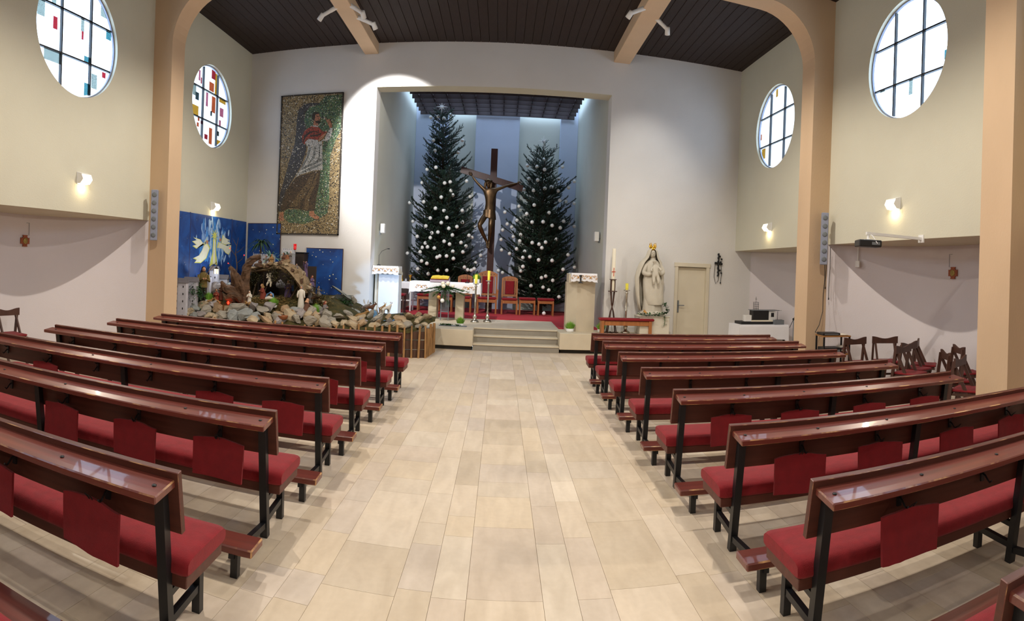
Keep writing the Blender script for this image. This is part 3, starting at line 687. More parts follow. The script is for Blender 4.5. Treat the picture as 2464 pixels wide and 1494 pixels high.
# ---- crucifix
CF = thing('crucifix', 'dark wooden cross with slanting crossbar and bronze figure behind the altar', 'crucifix')
b = B(); b.bbox(-.455, -.245, 18.28, 18.46, PLAT+.016, 5.71, .008); b.obj('upright', 'wood_cross', CF)
b = B(); b.bar((-1.40, 18.24, 4.99), (.60, 18.24, 4.45), .085, .20, (0, 0, 1)); b.obj('crossbar', 'wood_cross', CF)
def sc(x, z, dy=0): k = 18.1/16.1; return (x*k, 18.1+dy, 1.8546+(z-1.8546)*k)
P_ = [sc(-.39, 3.46)+(.15, .12), sc(-.39, 3.64)+(.135, .11), sc(-.38, 3.80)+(.155, .12), sc(-.38, 3.98)+(.185, .13), sc(-.39, 4.09)+(.12, .1), sc(-.42, 4.16)+(.062, .06), sc(-.445, 4.25, -.05)+(.1, .11), sc(-.46, 4.33, -.03)+(.075, .08),
      sc(-.54, 4.07)+(.078, .07), sc(-.63, 4.15)+(.06, .055), sc(-.76, 4.27, .03)+(.05, .045), sc(-.86, 4.39, .05)+(.042, .038), sc(-.93, 4.48, .06)+(.03, .022),
      sc(-.22, 4.09)+(.078, .07), sc(-.09, 4.14)+(.06, .055), sc(.06, 4.21, .03)+(.05, .045), sc(.25, 4.27, .05)+(.042, .038), sc(.37, 4.31, .06)+(.03, .022),
      sc(-.48, 3.38)+(.105, .1), sc(-.58, 3.20, -.12)+(.1, .1), sc(-.65, 3.05, -.2)+(.075, .08), sc(-.55, 2.84, -.06)+(.068, .07), sc(-.43, 2.62, .04)+(.045, .045), sc(-.40, 2.42, -.06)+(.04, .032),
      sc(-.30, 3.38)+(.105, .1), sc(-.32, 3.20, -.1)+(.1, .1), sc(-.335, 3.05, -.16)+(.075, .08), sc(-.34, 2.84, -.05)+(.068, .07), sc(-.36, 2.62, .03)+(.045, .045), sc(-.365, 2.40, -.08)+(.04, .032)]
E_ = [(0, 1), (1, 2), (2, 3), (3, 4), (4, 5), (5, 6), (6, 7), (3, 8), (8, 9), (9, 10), (10, 11), (11, 12), (3, 13), (13, 14), (14, 15), (15, 16), (16, 17), (0, 18), (18, 19), (19, 20), (20, 21), (21, 22), (22, 23), (0, 24), (24, 25), (25, 26), (26, 27), (27, 28), (28, 29)]
skin_body('corpus', P_, E_, 'metal_bronze', CF)
def hand(b, c, ang, s=1., r=.009):
    """palm, four fingers and a thumb, opening along ang in the xz plane"""
    c = Vector(c); d = Vector((math.cos(ang), 0, math.sin(ang))); n = Vector((-math.sin(ang), 0, math.cos(ang)))
    b.ball(c, .04*s, 8, (1, .5, 1))
    for k, l in enumerate((.07, .085, .08, .062)):
        o = c+n*((k-1.5)*.021*s)+d*.02*s; b.tube([o, o+d*l*.5*s+Vector((0, -.006, 0)), o+d*l*s+Vector((0, -.03*s, 0))], [r*s, r*s*.95, r*s*.7], 6)
    b.tube([c-n*.03*s, c-n*.055*s+d*.03*s, c-n*.06*s+d*.06*s+Vector((0, -.02, 0))], [r*1.1*s, r*s, r*.8*s], 6)
b = B(); hand(b, sc(-.95, 4.50, .05), 2.3); b.obj('hand', 'metal_bronze', CF)
b = B(); hand(b, sc(.40, 4.32, .05), .15); b.obj('hand', 'metal_bronze', CF)
b = B()   # loin cloth, crown of thorns, hair and face
k_ = 18.1/16.1; cx, _, cz = sc(-.39, 3.42)
prof = []
for i in range(6):
    t = i/5; ring = []
    for j in range(18):
        a = 2*PI*j/18; rx = .185+.02*math.sin(5*a+2*t)+.02*t; ry = .15+.02*math.sin(4*a)
        ring.append(Vector((cx+rx*math.cos(a), 18.1+ry*math.sin(a)-.03*t, cz+.10-.26*t-.05*math.cos(a)*t)))
    prof.append(ring)
b.ring(prof, True, (False, False), True); b.obj('loin_cloth', 'metal_bronze', CF)
hx, hy, hz = sc(-.445, 4.27, -.05)
b = B(); b.tube([(hx+.115*math.cos(a), hy+.12*math.sin(a), hz+.06+.012*math.sin(7*a)) for a in [2*PI*q/20 for q in range(21)]], .018, 6); b.obj('thorn_crown', 'metal_bronze', CF)
b = B(); b.ball((hx, hy+.035, hz+.03), .115, 12, (1, .95, 1)); b.tube([(hx-.09, hy+.02, hz), (hx-.1, hy-.02, hz-.12), (hx-.07, hy-.02, hz-.2)], [.04, .035, .015], 8); b.tube([(hx+.09, hy+.02, hz), (hx+.09, hy-.02, hz-.12), (hx+.06, hy-.02, hz-.2)], [.04, .035, .015], 8); b.obj('hair', 'metal_bronze', CF)
b = B(); b.tube([(hx, hy-.105, hz+.03), (hx-.003, hy-.135, hz-.02), (hx-.003, hy-.115, hz-.03)], [.012, .02, .012], 6)
b.ball((hx-.035, hy-.095, hz+.02), .016, 8); b.ball((hx+.035, hy-.095, hz+.02), .016, 8); b.tube([(hx-.03, hy-.1, hz-.06), (hx, hy-.112, hz-.057), (hx+.03, hy-.1, hz-.06)], .009, 5)
b.tube([(hx, hy-.09, hz-.075), (hx, hy-.1, hz-.13), (hx, hy-.08, hz-.17)], [.055, .04, .012], 8); b.obj('face', 'metal_bronze', CF)
# ---- altar table, cloth, things on it
AL = thing('altar', 'stone altar table on two slab legs under a white cloth', 'altar', (-1.45, 15.3, PLAT+.001))
b = B(); b.bbox(-.93, .93, -.36, .42, .9, .985, .01); b.obj('table_top', 'stone_light', AL)
for x in (-.455, .27):
    b = B(); b.bbox(x, x+.225, -.1, .4, 0, .9, .01); b.obj('leg', 'stone_light', AL)
def cloth(name, label, x0, x1, y0, y1, z, drop, mat='cloth_white', sides=(.3, .3), scal=.03, nsc=11, cat='cloth', back=0.05, tip=.08, gold=True, loc=None):
    """table cloth: top sheet, scalloped front fall, side falls with pointed corners"""
    root = thing(name, label, cat, (0, 0, 0)); b = B(); nx = nsc*6
    def zf(u): return drop*(.88+.12*abs(2*u-1)**2)+scal*abs(math.sin(PI*nsc*u))*.6
    g = []; yo = .018
    rows = [('t', y1), ('t', y0), (0.15, y0-yo*.6), (.5, y0-yo), (1., y0-yo*1.5)]
    for k, yy in rows:
        r = []
        for i in range(nx+1):
            u = i/nx; x = x0-.012+(x1-x0+.024)*u
            if k == 't': r.append((x, yy, z+.004))
            else: r.append((x+(.012 if u > .95 else -.012 if u < .05 else 0)*k, yy+.008*math.sin(u*34)*k, z-zf(u)*k-(tip*k*k if (u < .015 or u > .985) else 0)))
        g.append(r)
    n = nx+1; vs = [p for r in g for p in r]
    b.add(vs, [(k*n+i, (k+1)*n+i, (k+1)*n+i+1, k*n+i+1) for k in range(len(g)-1) for i in range(nx)], True)
    for sx, x, sd in ((-1, x0-.014, sides[0]), (1, x1+.014, sides[1])):
        if not sd: continue
        m = 14; r = [[(x+sx*.012*k, y0-yo*(1-j/m)*(1 if k else .3)+(y1-y0)*j/m+.01*math.sin(j)*k, z+.004-(sd*(.9+.1*math.cos(j*1.3))+(tip if j == 0 else 0))*k) for j in range(m+1)] for k in (0, .5, 1)]
        vs = [p for q in r for p in q]; n2 = m+1
        b.add(vs, [(k*n2+j, k*n2+j+1, (k+1)*n2+j+1, (k+1)*n2+j) for k in range(2) for j in range(m)], True)
    b.obj('sheet', mat, root)
    if gold:
        w = x1-x0; ng = max(2, int(w/.55))
        for q in range(ng):
            e = B(); cx_ = x0+w*(q+.5)/ng
            for sg in (-1, 1):
                for (ox, oz, r0) in ((.04, .0, .05), (.10, .02, .035), (.14, -.03, .025)):
                    e.tube([(cx_+sg*(ox+r0*math.cos(a)*(1-a/9)), y0-.026-.003*q % 2, z-drop*.5+oz+r0*math.sin(a)*(1-a/9)) for a in [i*.6 for i in range(9)]], .006, 5)
            e.ball((cx_, y0-.026, z-drop*.5), .02, 8)
            e.obj('embroidery', 'gold_thread', root, kind='stuff')
    return root
cloth('altar_cloth', 'white embroidered altar cloth with scalloped edge over the altar', -2.38, -.52, 14.94, 15.72, PLAT+.985, .265, sides=(.3, .32))
def book(t, w, d, h):
    b = B(); b.box(-w, w, -d, d, 0, .012); b.obj('cover', 'velvet_dark', t)
    for s in (-1, 1):
        b = B(); pts = [(0, .012), (0, h*.8), (s*w*.25, h), (s*w*.7, h*.85), (s*w*.97, h*.6), (s*w*.97, .012)]
        if s > 0: pts = pts[::-1]
        b.prism(pts, -d*.95, d*.95, 'y'); b.obj('pages', 'page_yellow', t)
MS = thing('missal', 'open missal with yellow pages on a lilac book stand on the altar', 'book', (-1.60, 15.12, PLAT+.99))
b = B(); b.prism([(-.2, 0), (.2, 0), (.2, .12), (-.2, .05)], -.25, .25, 'x'); b.obj('book_stand', 'lilac_cloth', MS)
mm = Matrix.Translation((0, -.01, .1)) @ Matrix.Rotation(.18, 4, 'X')
tt = bpy.data.objects.new('book_block', None); COL.objects.link(tt); tt.parent = MS; tt.matrix_local = mm; book(tt, .24, .17, .05)
def gooseneck(name, label, loc, h, bend=(0.1, -.05), base=.05):
    t = thing(name, label, 'microphone', loc); b = B(); b.lathe([(base, 0), (base, .015), (base*.4, .03), (.012, .035)], 14); b.obj('base', 'black_plastic', t)
    b = B(); b.tube([(0, 0, .03), (0, 0, h*.6), (bend[0]*.3, bend[1]*.3, h*.85), (bend[0]*.8, bend[1]*.8, h*.97), (bend[0], bend[1], h)], .005, 6); b.obj('neck', 'black_plastic', t)
    b = B(); d = Vector((bend[0], bend[1], 0)).normalized(); p = Vector((bend[0], bend[1], h)); b.tube([p-d*.01, p+d*.02, p+d*.05], [.008, .014, .01], 8); b.obj('capsule', 'black_plastic', t)
    return t
gooseneck('microphone', 'black gooseneck microphone standing on the altar', (-.88, 15.15, PLAT+.99), .42, (-.32, -.03), .06)
def wheat_pot(loc, label, r=.085, h=.2, ph=.07, flare=1.15, seed=1, mat='grass_green'):
    t = thing('wheat_grass_pot', label, 'potted grass', loc); rn = random.Random(seed)
    b = B(); b.lathe([(r*.8, 0), (r*.95, .01), (r*.9, .02), (r, ph), (r*.93, ph), (r*.85, ph*.8), (.0001, ph*.8)], 18); b.obj('bowl', 'paint_white', t)
    b = B()
    for k in range(420):
        a = rn.random()*6.28; q = math.sqrt(rn.random()); x, y = r*.85*q*math.cos(a), r*.85*q*math.sin(a); l = h*(1-.45*q*q)*rn.uniform(.8, 1.1)
        o = Vector((math.cos(a)*q*r*.5*flare+rn.uniform(-.015, .015), math.sin(a)*q*r*.5*flare+rn.uniform(-.015, .015), l)); s = Vector((-math.sin(a), math.cos(a), 0))*.004; p = Vector((x, y, ph*.8))
        b.add([p-s, p+s, p+o*.6+s*.7+Vector((0, 0, .005)), p+o], [(0, 1, 2), (0, 2, 3)])
    b.obj('grass', mat, t, kind='stuff'); return t
wheat_pot((-.64, 15.4, PLAT+.99), 'wheat grass in a white bowl standing on the right end of the altar', .085, .19, .11, seed=2)
wheat_pot((-.92, 13.62, PLAT), 'wheat grass in a white bowl on the platform left of the steps', .085, .19, .06, seed=3)
wheat_pot((1.66, 13.22, PLAT), 'wheat grass in a white bowl at the left foot of the right lectern', .095, .2, .075, seed=4)
wheat_pot((2.42, 13.3, PLAT), 'wheat grass in a white bowl right of the right lectern', .095, .2, .07, seed=5)
def candlestick(name, label, loc, h, ch, mat='metal_silver', cr=.035):
    t = thing(name, label, 'candlestick', loc)
    pr = [(.105, 0), (.11, .02), (.095, .045), (.05, .075), (.035, .11), (.05, .14), (.055, .165), (.03, .19), (.022, .23), (.034, .26), (.022, .30), (.024, h*.5), (.032, h*.52), (.022, h*.54), (.026, h*.9), (.04, h*.93), (.024, h*.95), (.03, h*.975), (.075, h*.985), (.078, h), (.03, h)]
    b = B(); b.lathe(pr, 18); b.obj('stick', mat, t)
    b = B(); b.lathe([(cr, h), (cr, h+ch), (cr*.7, h+ch-.006), (.0001, h+ch-.008)], 16); c = b.obj('candle', 'wax_yellow', t)
    b = B(); b.tube([(0, 0, h+ch-.01), (.003, 0, h+ch+.012)], .002, 5); b.obj('wick', 'black_plastic', c)
    return t
candlestick('candlestick', 'tall silver candlestick with yellow candle, the left of two before the altar', (-.62, 14.62, PLAT), 1.0, .23)
candlestick('candlestick', 'tall silver candlestick with yellow candle, the right of two before the altar', (-.30, 14.8, PLAT), 1.09, .25)
candlestick('candlestick', 'silver candlestick with yellow candle between the tall white candle and the statue', (2.97, 13.15, PLAT), 1.02, .155, cr=.036)
# flower stand before the altar
ST = thing('flower_stand', 'clear acrylic flower stand with thin dark frame before the altar', 'flower stand', (-1.42, 14.8, PLAT))
for x in (-.1, .1):
    for y in (-.05, .05): b = B(); b.box(x-.006, x+.006, y-.006, y+.006, 0, .76); b.obj('post', 'grey_plastic', ST)
b = B(); b.box(-.1, .1, -.056, -.044, .22, .235); b.box(-.1, .1, .044, .056, .22, .235); b.obj('shelf_bar', 'grey_plastic', ST)
b = B(); b.box(-.094, .094, -.05, -.044, .24, .76); b.obj('pane', 'acrylic', ST)
b = B(); b.box(-.12, .12, -.07, .07, .76, .775); b.obj('shelf', 'acrylic', ST)
GA = thing('fir_arrangement', 'fir branch arrangement with cream baubles hanging before the altar cloth', 'flower arrangement', (-1.42, 14.8, 1.31))
rn = random.Random(5); nd = B()
def spray(p, q, w=.09, n=90):
    p, q = Vector(p), Vector(q); d = q-p; m = frame(d)
    for k in range(n):
        t = rn.random(); c = p+d*t+Vector((0, 0, -.1*t*t)); a = rn.random()*6.28; o = m @ Vector((math.cos(a), math.sin(a)*.6, .8)); s = (m @ Vector((-math.sin(a), math.cos(a), 0)))*.006
        nd.add([c-s, c+s, c+o*w*rn.uniform(.6, 1.1)*(1.15-.5*t)], [(0, 1, 2)])
for q in [(-.62, -.03, .0), (-.55, -.05, -.1), (-.42, -.05, .06), (-.3, -.06, -.12), (-.2, -.05, .08), (.3, -.05, .06), (.45, -.05, .02), (.62, -.03, .0), (.5, -.05, -.08), (.2, -.06, -.1), (0, -.08, -.22), (.08, -.06, -.3), (-.08, -.05, -.16), (.05, -.05, .1)]: spray((0, 0, 0), q, .1, 150)
nd.obj('greenery', 'leaf_green', GA, kind='stuff')
for k, (x, y, z, r, m_) in enumerate([(-.06, -.1, .12, .05, 'wax_ivory'), (.07, -.1, .12, .055, 'wax_ivory'), (-.04, -.13, .05, .055, 'wax_ivory'), (.2, -.1, .06, .045, 'wax_ivory'), (-.16, -.1, -.24, .045, 'cloth_gold'), (-.06, -.1, -.33, .055, 'bauble_white')]):
    b = B(); b.ball((x, y, z), r, 12); b.obj('ball', m_, GA)
TR = thing('planter_tray', 'low dark tray of small green plants on the platform edge', 'planter', (-1.05, 13.45, PLAT))
b = B(); b.bbox(-.36, .3, -.07, .07, 0, .018, .004); b.obj('tray', 'grey_plastic', TR)
nd = B()
for q in range(160):
    x = rn.choice((-.28, -.15, -.12, .1))+rn.gauss(0, .03); p = Vector((x, rn.uniform(-.05, .05), .018)); a = rn.random()*6.28; o = Vector((math.cos(a)*.05, math.sin(a)*.05, rn.uniform(.01, .05))); s = Vector((-math.sin(a), math.cos(a), 0))*.012
    nd.add([p, p+o*.5+s, p+o, p+o*.5-s], [(0, 1, 2, 3)])
nd.obj('leaves', 'leaf_green', TR, kind='stuff')
# ---- seats
def stool(loc, label, w=.5, d=.42, h=.46, rz=0, mat='wood_chair'):
    t = thing('stool', label, 'stool', loc, rz, 'red topped stools beside the altar')
    for x in (-1, 1):
        for y in (-1, 1): b = B(); b.bbox(x*(w/2-.025)-.022, x*(w/2-.025)+.022, y*(d/2-.025)-.022, y*(d/2-.025)+.022, 0, h, .004); b.obj('leg', mat, t)
    b = B(); b.box(-w/2+.03, w/2-.03, -d/2+.005, -d/2+.03, h-.09, h-.01); b.box(-w/2+.03, w/2-.03, d/2-.03, d/2-.005, h-.09, h-.01); b.box(-w/2+.005, -w/2+.03, -d/2+.03, d/2-.03, h-.09, h-.01); b.box(w/2-.03, w/2-.005, -d/2+.03, d/2-.03, h-.09, h-.01); b.obj('apron', mat, t)
    b = B(); b.bbox(-w/2-.01, w/2+.01, -d/2-.01, d/2+.01, h, h+.075, .025); b.obj('cushion', 'felt_red', t)
    return t
stool((.85, 17.6, PLAT+.015), 'wooden stool with red cushion, left one between the right chair and the lectern', .5); stool((1.42, 17.6, PLAT+.015), 'wooden stool with red cushion, nearest the right lectern', .5)
stool((-2.28, 17.55, PLAT+.015), 'wooden stool with red cushion seen left of the altar legs', .5); stool((-1.68, 17.6, PLAT+.015), 'wooden stool with red cushion seen between the altar legs', .46)
stool((-2.93, 16.2, PLAT+.015), 'dark wooden stool with red cushion right behind the left lectern', .44, .4, .5, 0, 'wood_fold')
def altar_chair(loc, label, w, hs, ht, big=False):
    t = thing('altar_chair', label, 'chair', loc); d = .46; m_ = 'wood_chair'
    for x in (-1, 1):
        b = B(); b.bbox(x*(w/2-.03)-.025, x*(w/2-.03)+.025, -d/2, -d/2+.05, 0, hs+.02, .005); b.obj('leg', m_, t)
        b = B(); b.bar((x*(w/2-.03), d/2, 0), (x*(w/2-.03), d/2+.02, hs), .05, .05, (0, 1, 0)); b.bar((x*(w/2-.03), d/2+.02, hs-.02), (x*(w/2-.035), d/2+.1, ht*.93), .05, .045, (0, 1, 0)); b.obj('leg', m_, t)
        if big:
            b = B(); b.bar((x*(w/2+.01), d/2+.02, hs+.28), (x*(w/2+.01), -d/2+.03, hs+.26), .055, .04); b.obj('armrest', m_, t)
            b = B(); b.bar((x*(w/2), -d/2+.05, hs), (x*(w/2+.01), -d/2+.06, hs+.25), .045, .045, (0, 1, 0)); b.obj('arm_post', m_, t)
    b = B(); b.box(-w/2+.03, w/2-.03, -d/2+.01, -d/2+.04, hs-.09, hs); b.box(-w/2+.03, w/2-.03, d/2-.03, d/2, hs-.09, hs); b.box(-w/2+.01, -w/2+.035, -d/2+.03, d/2-.03, hs-.09, hs); b.box(w/2-.035, w/2-.01, -d/2+.03, d/2-.03, hs-.09, hs); b.obj('apron', m_, t)
    b = B(); b.bbox(-w/2+.02, w/2-.02, -d/2-.01, d/2-.01, hs, hs+.075, .025); b.obj('cushion', 'felt_red', t)
    mt = Matrix.Translation((0, d/2+.03, hs)) @ Matrix.Rotation(-.11, 4, 'X'); H = (ht-hs)
    b = B(); b.box(-w/2+.05, w/2-.05, -.012, .02, .1, .17, mt); b.obj('lower_rail', m_, t)
    top = []; n = 14
    for i in range(n+1):
        u = i/n; x = -w/2+.01+(w-.02)*u; top.append((x, H*(.90+.10*math.sin(PI*u)**.7 if not big else .88+.12*(1-abs(2*u-1)**2))))
    pl = top+[(w/2-.01, H*.80), (-w/2+.01, H*.80)]
    b = B(); n_ = len(pl); r0 = [mt @ Vector((x, -.018, z)) for x, z in pl]; r1 = [mt @ Vector((x, .022, z)) for x, z in pl]; b.ring([r1, r0], True, (True, True), False); tr = b.obj('top_rail', m_, t)
    for q in range(5):
        b = B(); xx = -w*.3+w*.15*q; b.tube([mt @ Vector((xx+.018*math.cos(a), -.021, H*.87+.014*math.sin(a))) for a in [i*PI/4 for i in range(9)]], .005, 5); b.obj('carving', 'wood_fold' if big else m_, tr)
    cw = w*.27
    b = B(); b.bbox(-cw, cw, -.035, .0, .17, H*.8, .018, mt); b.obj('back_cushion', 'felt_red', t)
    for x in (-1, 1): b = B(); b.box(x*(cw+.03)-.018, x*(cw+.03)+.018, -.012, .018, .15, H*.82, mt); b.obj('splat', m_, t)
    return t
altar_chair((-.39, 17.55, PLAT+.015), 'large carved celebrant chair with armrests and tall red back', .62, .44, 1.32, True)
altar_chair((.30, 17.6, PLAT+.015), 'wooden chair with red padded back right of the celebrant chair', .52, .43, 1.17)
altar_chair((-1.10, 17.6, PLAT+.015), 'wooden chair with red padded back left of the celebrant chair', .48, .43, 1.17)
# credence table with vessels
CT = thing('credence_table', 'small white side table with a cloth behind the left lectern', 'table', (-2.93, 17.3, PLAT))
for x in (-.18, .24):
    for y in (-.25, .25): b = B(); b.box(x-.022, x+.022, y-.022, y+.022, 0, .87); b.obj('leg', 'paint_white', CT)
b = B(); b.bbox(-.2, .27, -.28, .28, .87, .9, .004); b.obj('table_top', 'paint_white', CT); b = B(); b.box(-.18, .24, -.25, .25, .32, .345); b.obj('shelf', 'paint_white', CT)
cloth('side_cloth', 'lilac white cloth hanging from the side table behind the altar', -3.13, -2.64, 17.0, 17.6, PLAT+.9, .22, 'cloth_white', (0, .3), .01, 3, gold=False)
def goblet(name, label, loc, prof, mat='metal_gold', extra=None):
    t = thing(name, label, 'altar vessel', loc); b = B(); b.lathe(prof, 18); b.obj('body', mat, t)
    if extra: extra(t)
    return t
def paten(t): b = B(); b.lathe([(.001, .208), (.085, .212), (.09, .218), (.001, .216)], 20); b.obj('paten', 'metal_silver', t)
goblet('chalice', 'gold chalice with a silver paten on top on the side table', (-2.74, 17.2, PLAT+.91), [(.06, 0), (.06, .012), (.025, .03), (.014, .07), (.022, .09), (.014, .105), (.03, .13), (.052, .17), (.056, .205), (.05, .205)], extra=paten)
goblet('altar_bell', 'small gold altar bell cluster standing on the side table', (-3.0, 17.2, PLAT+.91), [(.05, 0), (.052, .02), (.035, .06), (.03, .09), (.012, .1), (.02, .12), (.028, .15), (.02, .175), (.001, .185)])
goblet('cruet', 'small clear glass cruet beside the gold chalice', (-2.86, 17.12, PLAT+.91), [(.03, 0), (.032, .05), (.014, .08), (.018, .1)], 'acrylic')
# ---- lecterns
AM = thing('lectern', 'stone lectern with smooth pale front panel at the left of the altar opening', 'lectern', (-2.765, 13.95, PLAT))
b = B(); b.bbox(-.33, -.12, -.1, .3, 0, 1.2, .008); b.obj('side_slab', 'stone_pale', AM)
b = B(); b.bbox(-.215, .29, -.2, .25, 0, 1.16, .008); b.obj('front_panel', 'panel_pale', AM)
b = B(); b.prism([(-.26, 1.2), (.3, 1.15), (.3, 1.2), (-.26, 1.34)][::1], -.36, .3, 'x'); b.obj('reading_top', 'stone_pale', AM)
cloth('lectern_cloth', 'white cloth with gold embroidery on the left lectern', -3.11, -2.50, 13.68, 14.2, PLAT+1.36, .2, sides=(.16, .2), nsc=5, tip=.02)
gooseneck('microphone', 'thin gooseneck microphone on the left lectern', (-2.99, 13.75, PLAT+1.365), .42, (.22, -.04), .05)
goblet('candle_stub', 'short white candle on the corner of the left lectern', (-2.52, 13.8, PLAT+1.18), [(.03, 0), (.03, .06), (.022, .065), (.001, .06)], 'wax_ivory')
LR_ = thing('lectern', 'tall folded stone lectern at the right of the altar opening', 'lectern', (1.9, 13.45, PLAT))
b = B(); b.prism([(-.32, .32), (-.32, .03), (-.09, -.17), (.0, -.06), (-.04, .32)], 0, 1.16, 'z'); b.obj('left_wing', 'stone_light', LR_)
b = B(); b.prism([(-.09, -.17), (.36, -.02), (.36, .32), (-.04, .32), (.0, -.06)], 0, 1.16, 'z'); b.obj('right_wing', 'stone_light', LR_)
b = B(); b.prism([(-.2, 1.14), (.3, 1.17), (.3, 1.36), (-.2, 1.34)], -.3, .32, 'x'); b.obj('reading_top', 'stone_light', LR_)
cloth('lectern_cloth', 'white cloth with gold embroidery on the right lectern', 1.66, 2.24, 13.18, 13.78, PLAT+1.37, .19, sides=(.2, .2), nsc=5, tip=.02)
goblet('holder', 'dark metal stand clipped on the front of the right lectern', (1.86, 13.14, PLAT+1.14), [(.06, 0), (.06, .01), (.015, .03), (.02, .09), (.012, .15), (.035, .18), (.035, .19)], 'steel_black')
# small white boxes on the recess side walls
for x, sg, lb in ((-3.14, 1, 'left'), (2.49, -1, 'right')):
    t = thing('wall_speaker', 'small white box speaker on the %s side wall of the altar recess' % lb, 'speaker', (x, 14.35, 2.78)); b = B(); b.bbox(min(sg*.04, sg*.15), max(sg*.04, sg*.15), -.08, .08, -.12, .12, .012); b.obj('cabinet', 'paint_white', t); b = B(); b.box(min(0, sg*.05), max(0, sg*.05), -.02, .02, -.16, -.06); b.obj('bracket', 'grey_plastic', t)
# ================================================================ wall fittings, statue, mosaic, chairs, equipment
mk('lamp_glass', 'fff4e0', .4, 0, emit='ffe8c0', estr=4)
mk('lamp_lens', 'ffffff', .4, 0, emit='fff6ea', estr=25)
# ---- sconces
POWER_WALL = 150
for X, sg, y, z, lb in ((WL, 1, 7.11, 3.12, 'left wall, nearer the viewer'), (WL, 1, 11.64, 3.06, 'left wall, above the starry backdrop'), (WR, -1, 7.10, 3.14, 'right wall, above the projector'), (WR, -1, 11.55, 3.04, 'right wall, near the altar'), (WL, 1, 2.5, 3.12, None), (WR, -1, 2.5, 3.12, None), (WL, 1, -1.9, 3.12, None), (WR, -1, -1.9, 3.12, None)):
    if lb:
        t = thing('wall_lamp', 'white wall lamp with glowing glass on the '+lb, 'wall lamp', (X, y, z))
        b = B(); b.bbox(min(0, sg*.02), max(0, sg*.02), -.13, .13, -.1, .1, .004); b.obj('back_plate', 'paint_white', t)
        for s in (-1, 1):
            b = B(); b.prism([(sg*.02, -.09), (sg*.02, .095), (sg*.10, .07), (sg*.14, -.02), (sg*.08, -.09)], s*.12-.004, s*.12+.004, 'y'); b.obj('side_cheek', 'paint_white', t)
        b = B(); b.prism([(sg*.02, .086), (sg*.10, .062), (sg*.104, .07), (sg*.02, .096)], -.118, .118, 'y'); b.obj('top_visor', 'paint_white', t)
        b = B(); b.prism([(sg*.03, -.085), (sg*.078, -.085), (sg*.132, -.02), (sg*.098, .055), (sg*.03, .055)], -.112, .112, 'y'); b.obj('diffuser', 'lamp_glass', t)
    lamp_light('POINT', 'wall_lamp_light', (X+sg*.09, y, z-.15), 2.2, (1, .80, .45), .03)
    lamp_light('SPOT', 'wall_lamp_light', (X+sg*.15, y, z+.02), POWER_WALL*(.3 if y > 11 else 1), (1, .88, .72), .04, (X+sg*6, y-(1.5 if y > 11 else 0), 1.6), 150, .8)
# ---- spotlights on the roof beams
def spot(loc, aim, label, lit=False, arm=(0, 0, .12)):
    t = thing('spotlight', label, 'spotlight', loc); t.scale = (.85, .85, .85); d = (Vector(aim)-Vector(loc)).normalized(); a = Vector(arm)
    b = B(); b.tube([Vector((0, 0, 0)), a*.6], .045, 12); b.tube([a*.55, a], [.05, .05], 12); b.obj('mount', 'paint_white', t)
    b = B(); m = frame(d); b.ring([[m @ Vector((r*math.cos(2*PI*j/16), r*math.sin(2*PI*j/16), z)) for j in range(16)] for r, z in ((.03, -.06), (.058, -.05), (.062, .12), (.054, .12), (.05, .09))], True, (True, False)); b.obj('head', 'paint_white', t)
    b = B(); b.ring([[m @ Vector((r*math.cos(2*PI*j/16), r*math.sin(2*PI*j/16), z)) for j in range(16)] for r, z in ((.0505, .088), (.0505, .092))], True, (True, True)); b.obj('lens', 'lamp_lens' if lit else 'grey_plastic', t)
    return t, d
A1 = (-2.65, 13.46, 4.9)
t, d = spot((-2.90, 10.95, 6.80), A1, 'lit white spotlight on the nave side of the left roof beam', True, (-.30, -.03, .2))
lamp_light('SPOT', 'spotlight_light', Vector((-2.90, 10.95, 6.80))+d*.14, 1300, (1, .97, .95), .03, Vector(A1), 62, .4)
spot((-2.80, 11.5, 6.80), (-1.4, 14, 3), 'unlit white spotlight next to the lit one on the left roof beam', False, (-.42, -.03, .2))
spot((-3.75, 10.95, 6.82), (-6, 12, 4.5), 'small white spotlight on the wall side of the left roof beam', False, (.38, 0, .18))
t, d = spot((2.25, 10.55, 6.80), (-.5, 14, 2.5), 'white spotlight on the nave side of the right roof beam', False, (.34, .05, .2))
t, d = spot((3.1, 10.95, 6.78), (3.9, 13.4, 3.4), 'white spotlight on the wall side of the right roof beam', False, (-.28, 0, .22))
lamp_light('SPOT', 'spotlight_light', Vector((3.1, 10.95, 6.78))+d*.15, 150, (1, .96, .9), .04, (3.3, 13.4, 3.9), 66, 1)
# ---- column loudspeakers
for x, y, rz, lb in ((-6.25, 8.94, .45, 'left'), (5.64, 8.90, -.45, 'right')):
    t = thing('column_speaker', 'slim grey column loudspeaker with six drivers on the %s pier' % lb, 'loudspeaker', (x, y, 2.16), rz)
    b = B(); b.bbox(-.065, .065, -.05, .05, 0, .96, .008); b.obj('cabinet', 'paint_grey', t)
    for k in range(6):
        b = B(); b.lathe([(.046, 0), (.046, .006), (.03, .009), (.0001, .009)], 16, (0, 0, 0), True, Matrix.Translation((0, -.05, .10+.153*k)) @ Matrix.Rotation(PI/2, 4, 'X')); b.obj('driver_grille', 'grey_plastic', t)
    [B().box(-.02, .02, .05, .13, q, q+.04).obj('bracket', 'steel_black', t) for q in (.2, .7)]
b = B(); b.tube([(5.72, 8.98, 2.2), (5.74, 8.99, 1.9), (5.70, 8.97, 1.6), (5.66, 8.9, 1.3), (5.56, 8.85, 1.05), (5.45, 8.8, .93), (5.50, 8.7, .905)], .007, 6); b.obj('speaker_cable', 'black_plastic', label='thin black cable hanging from the right column loudspeaker to the equipment trolley', cat='cable')
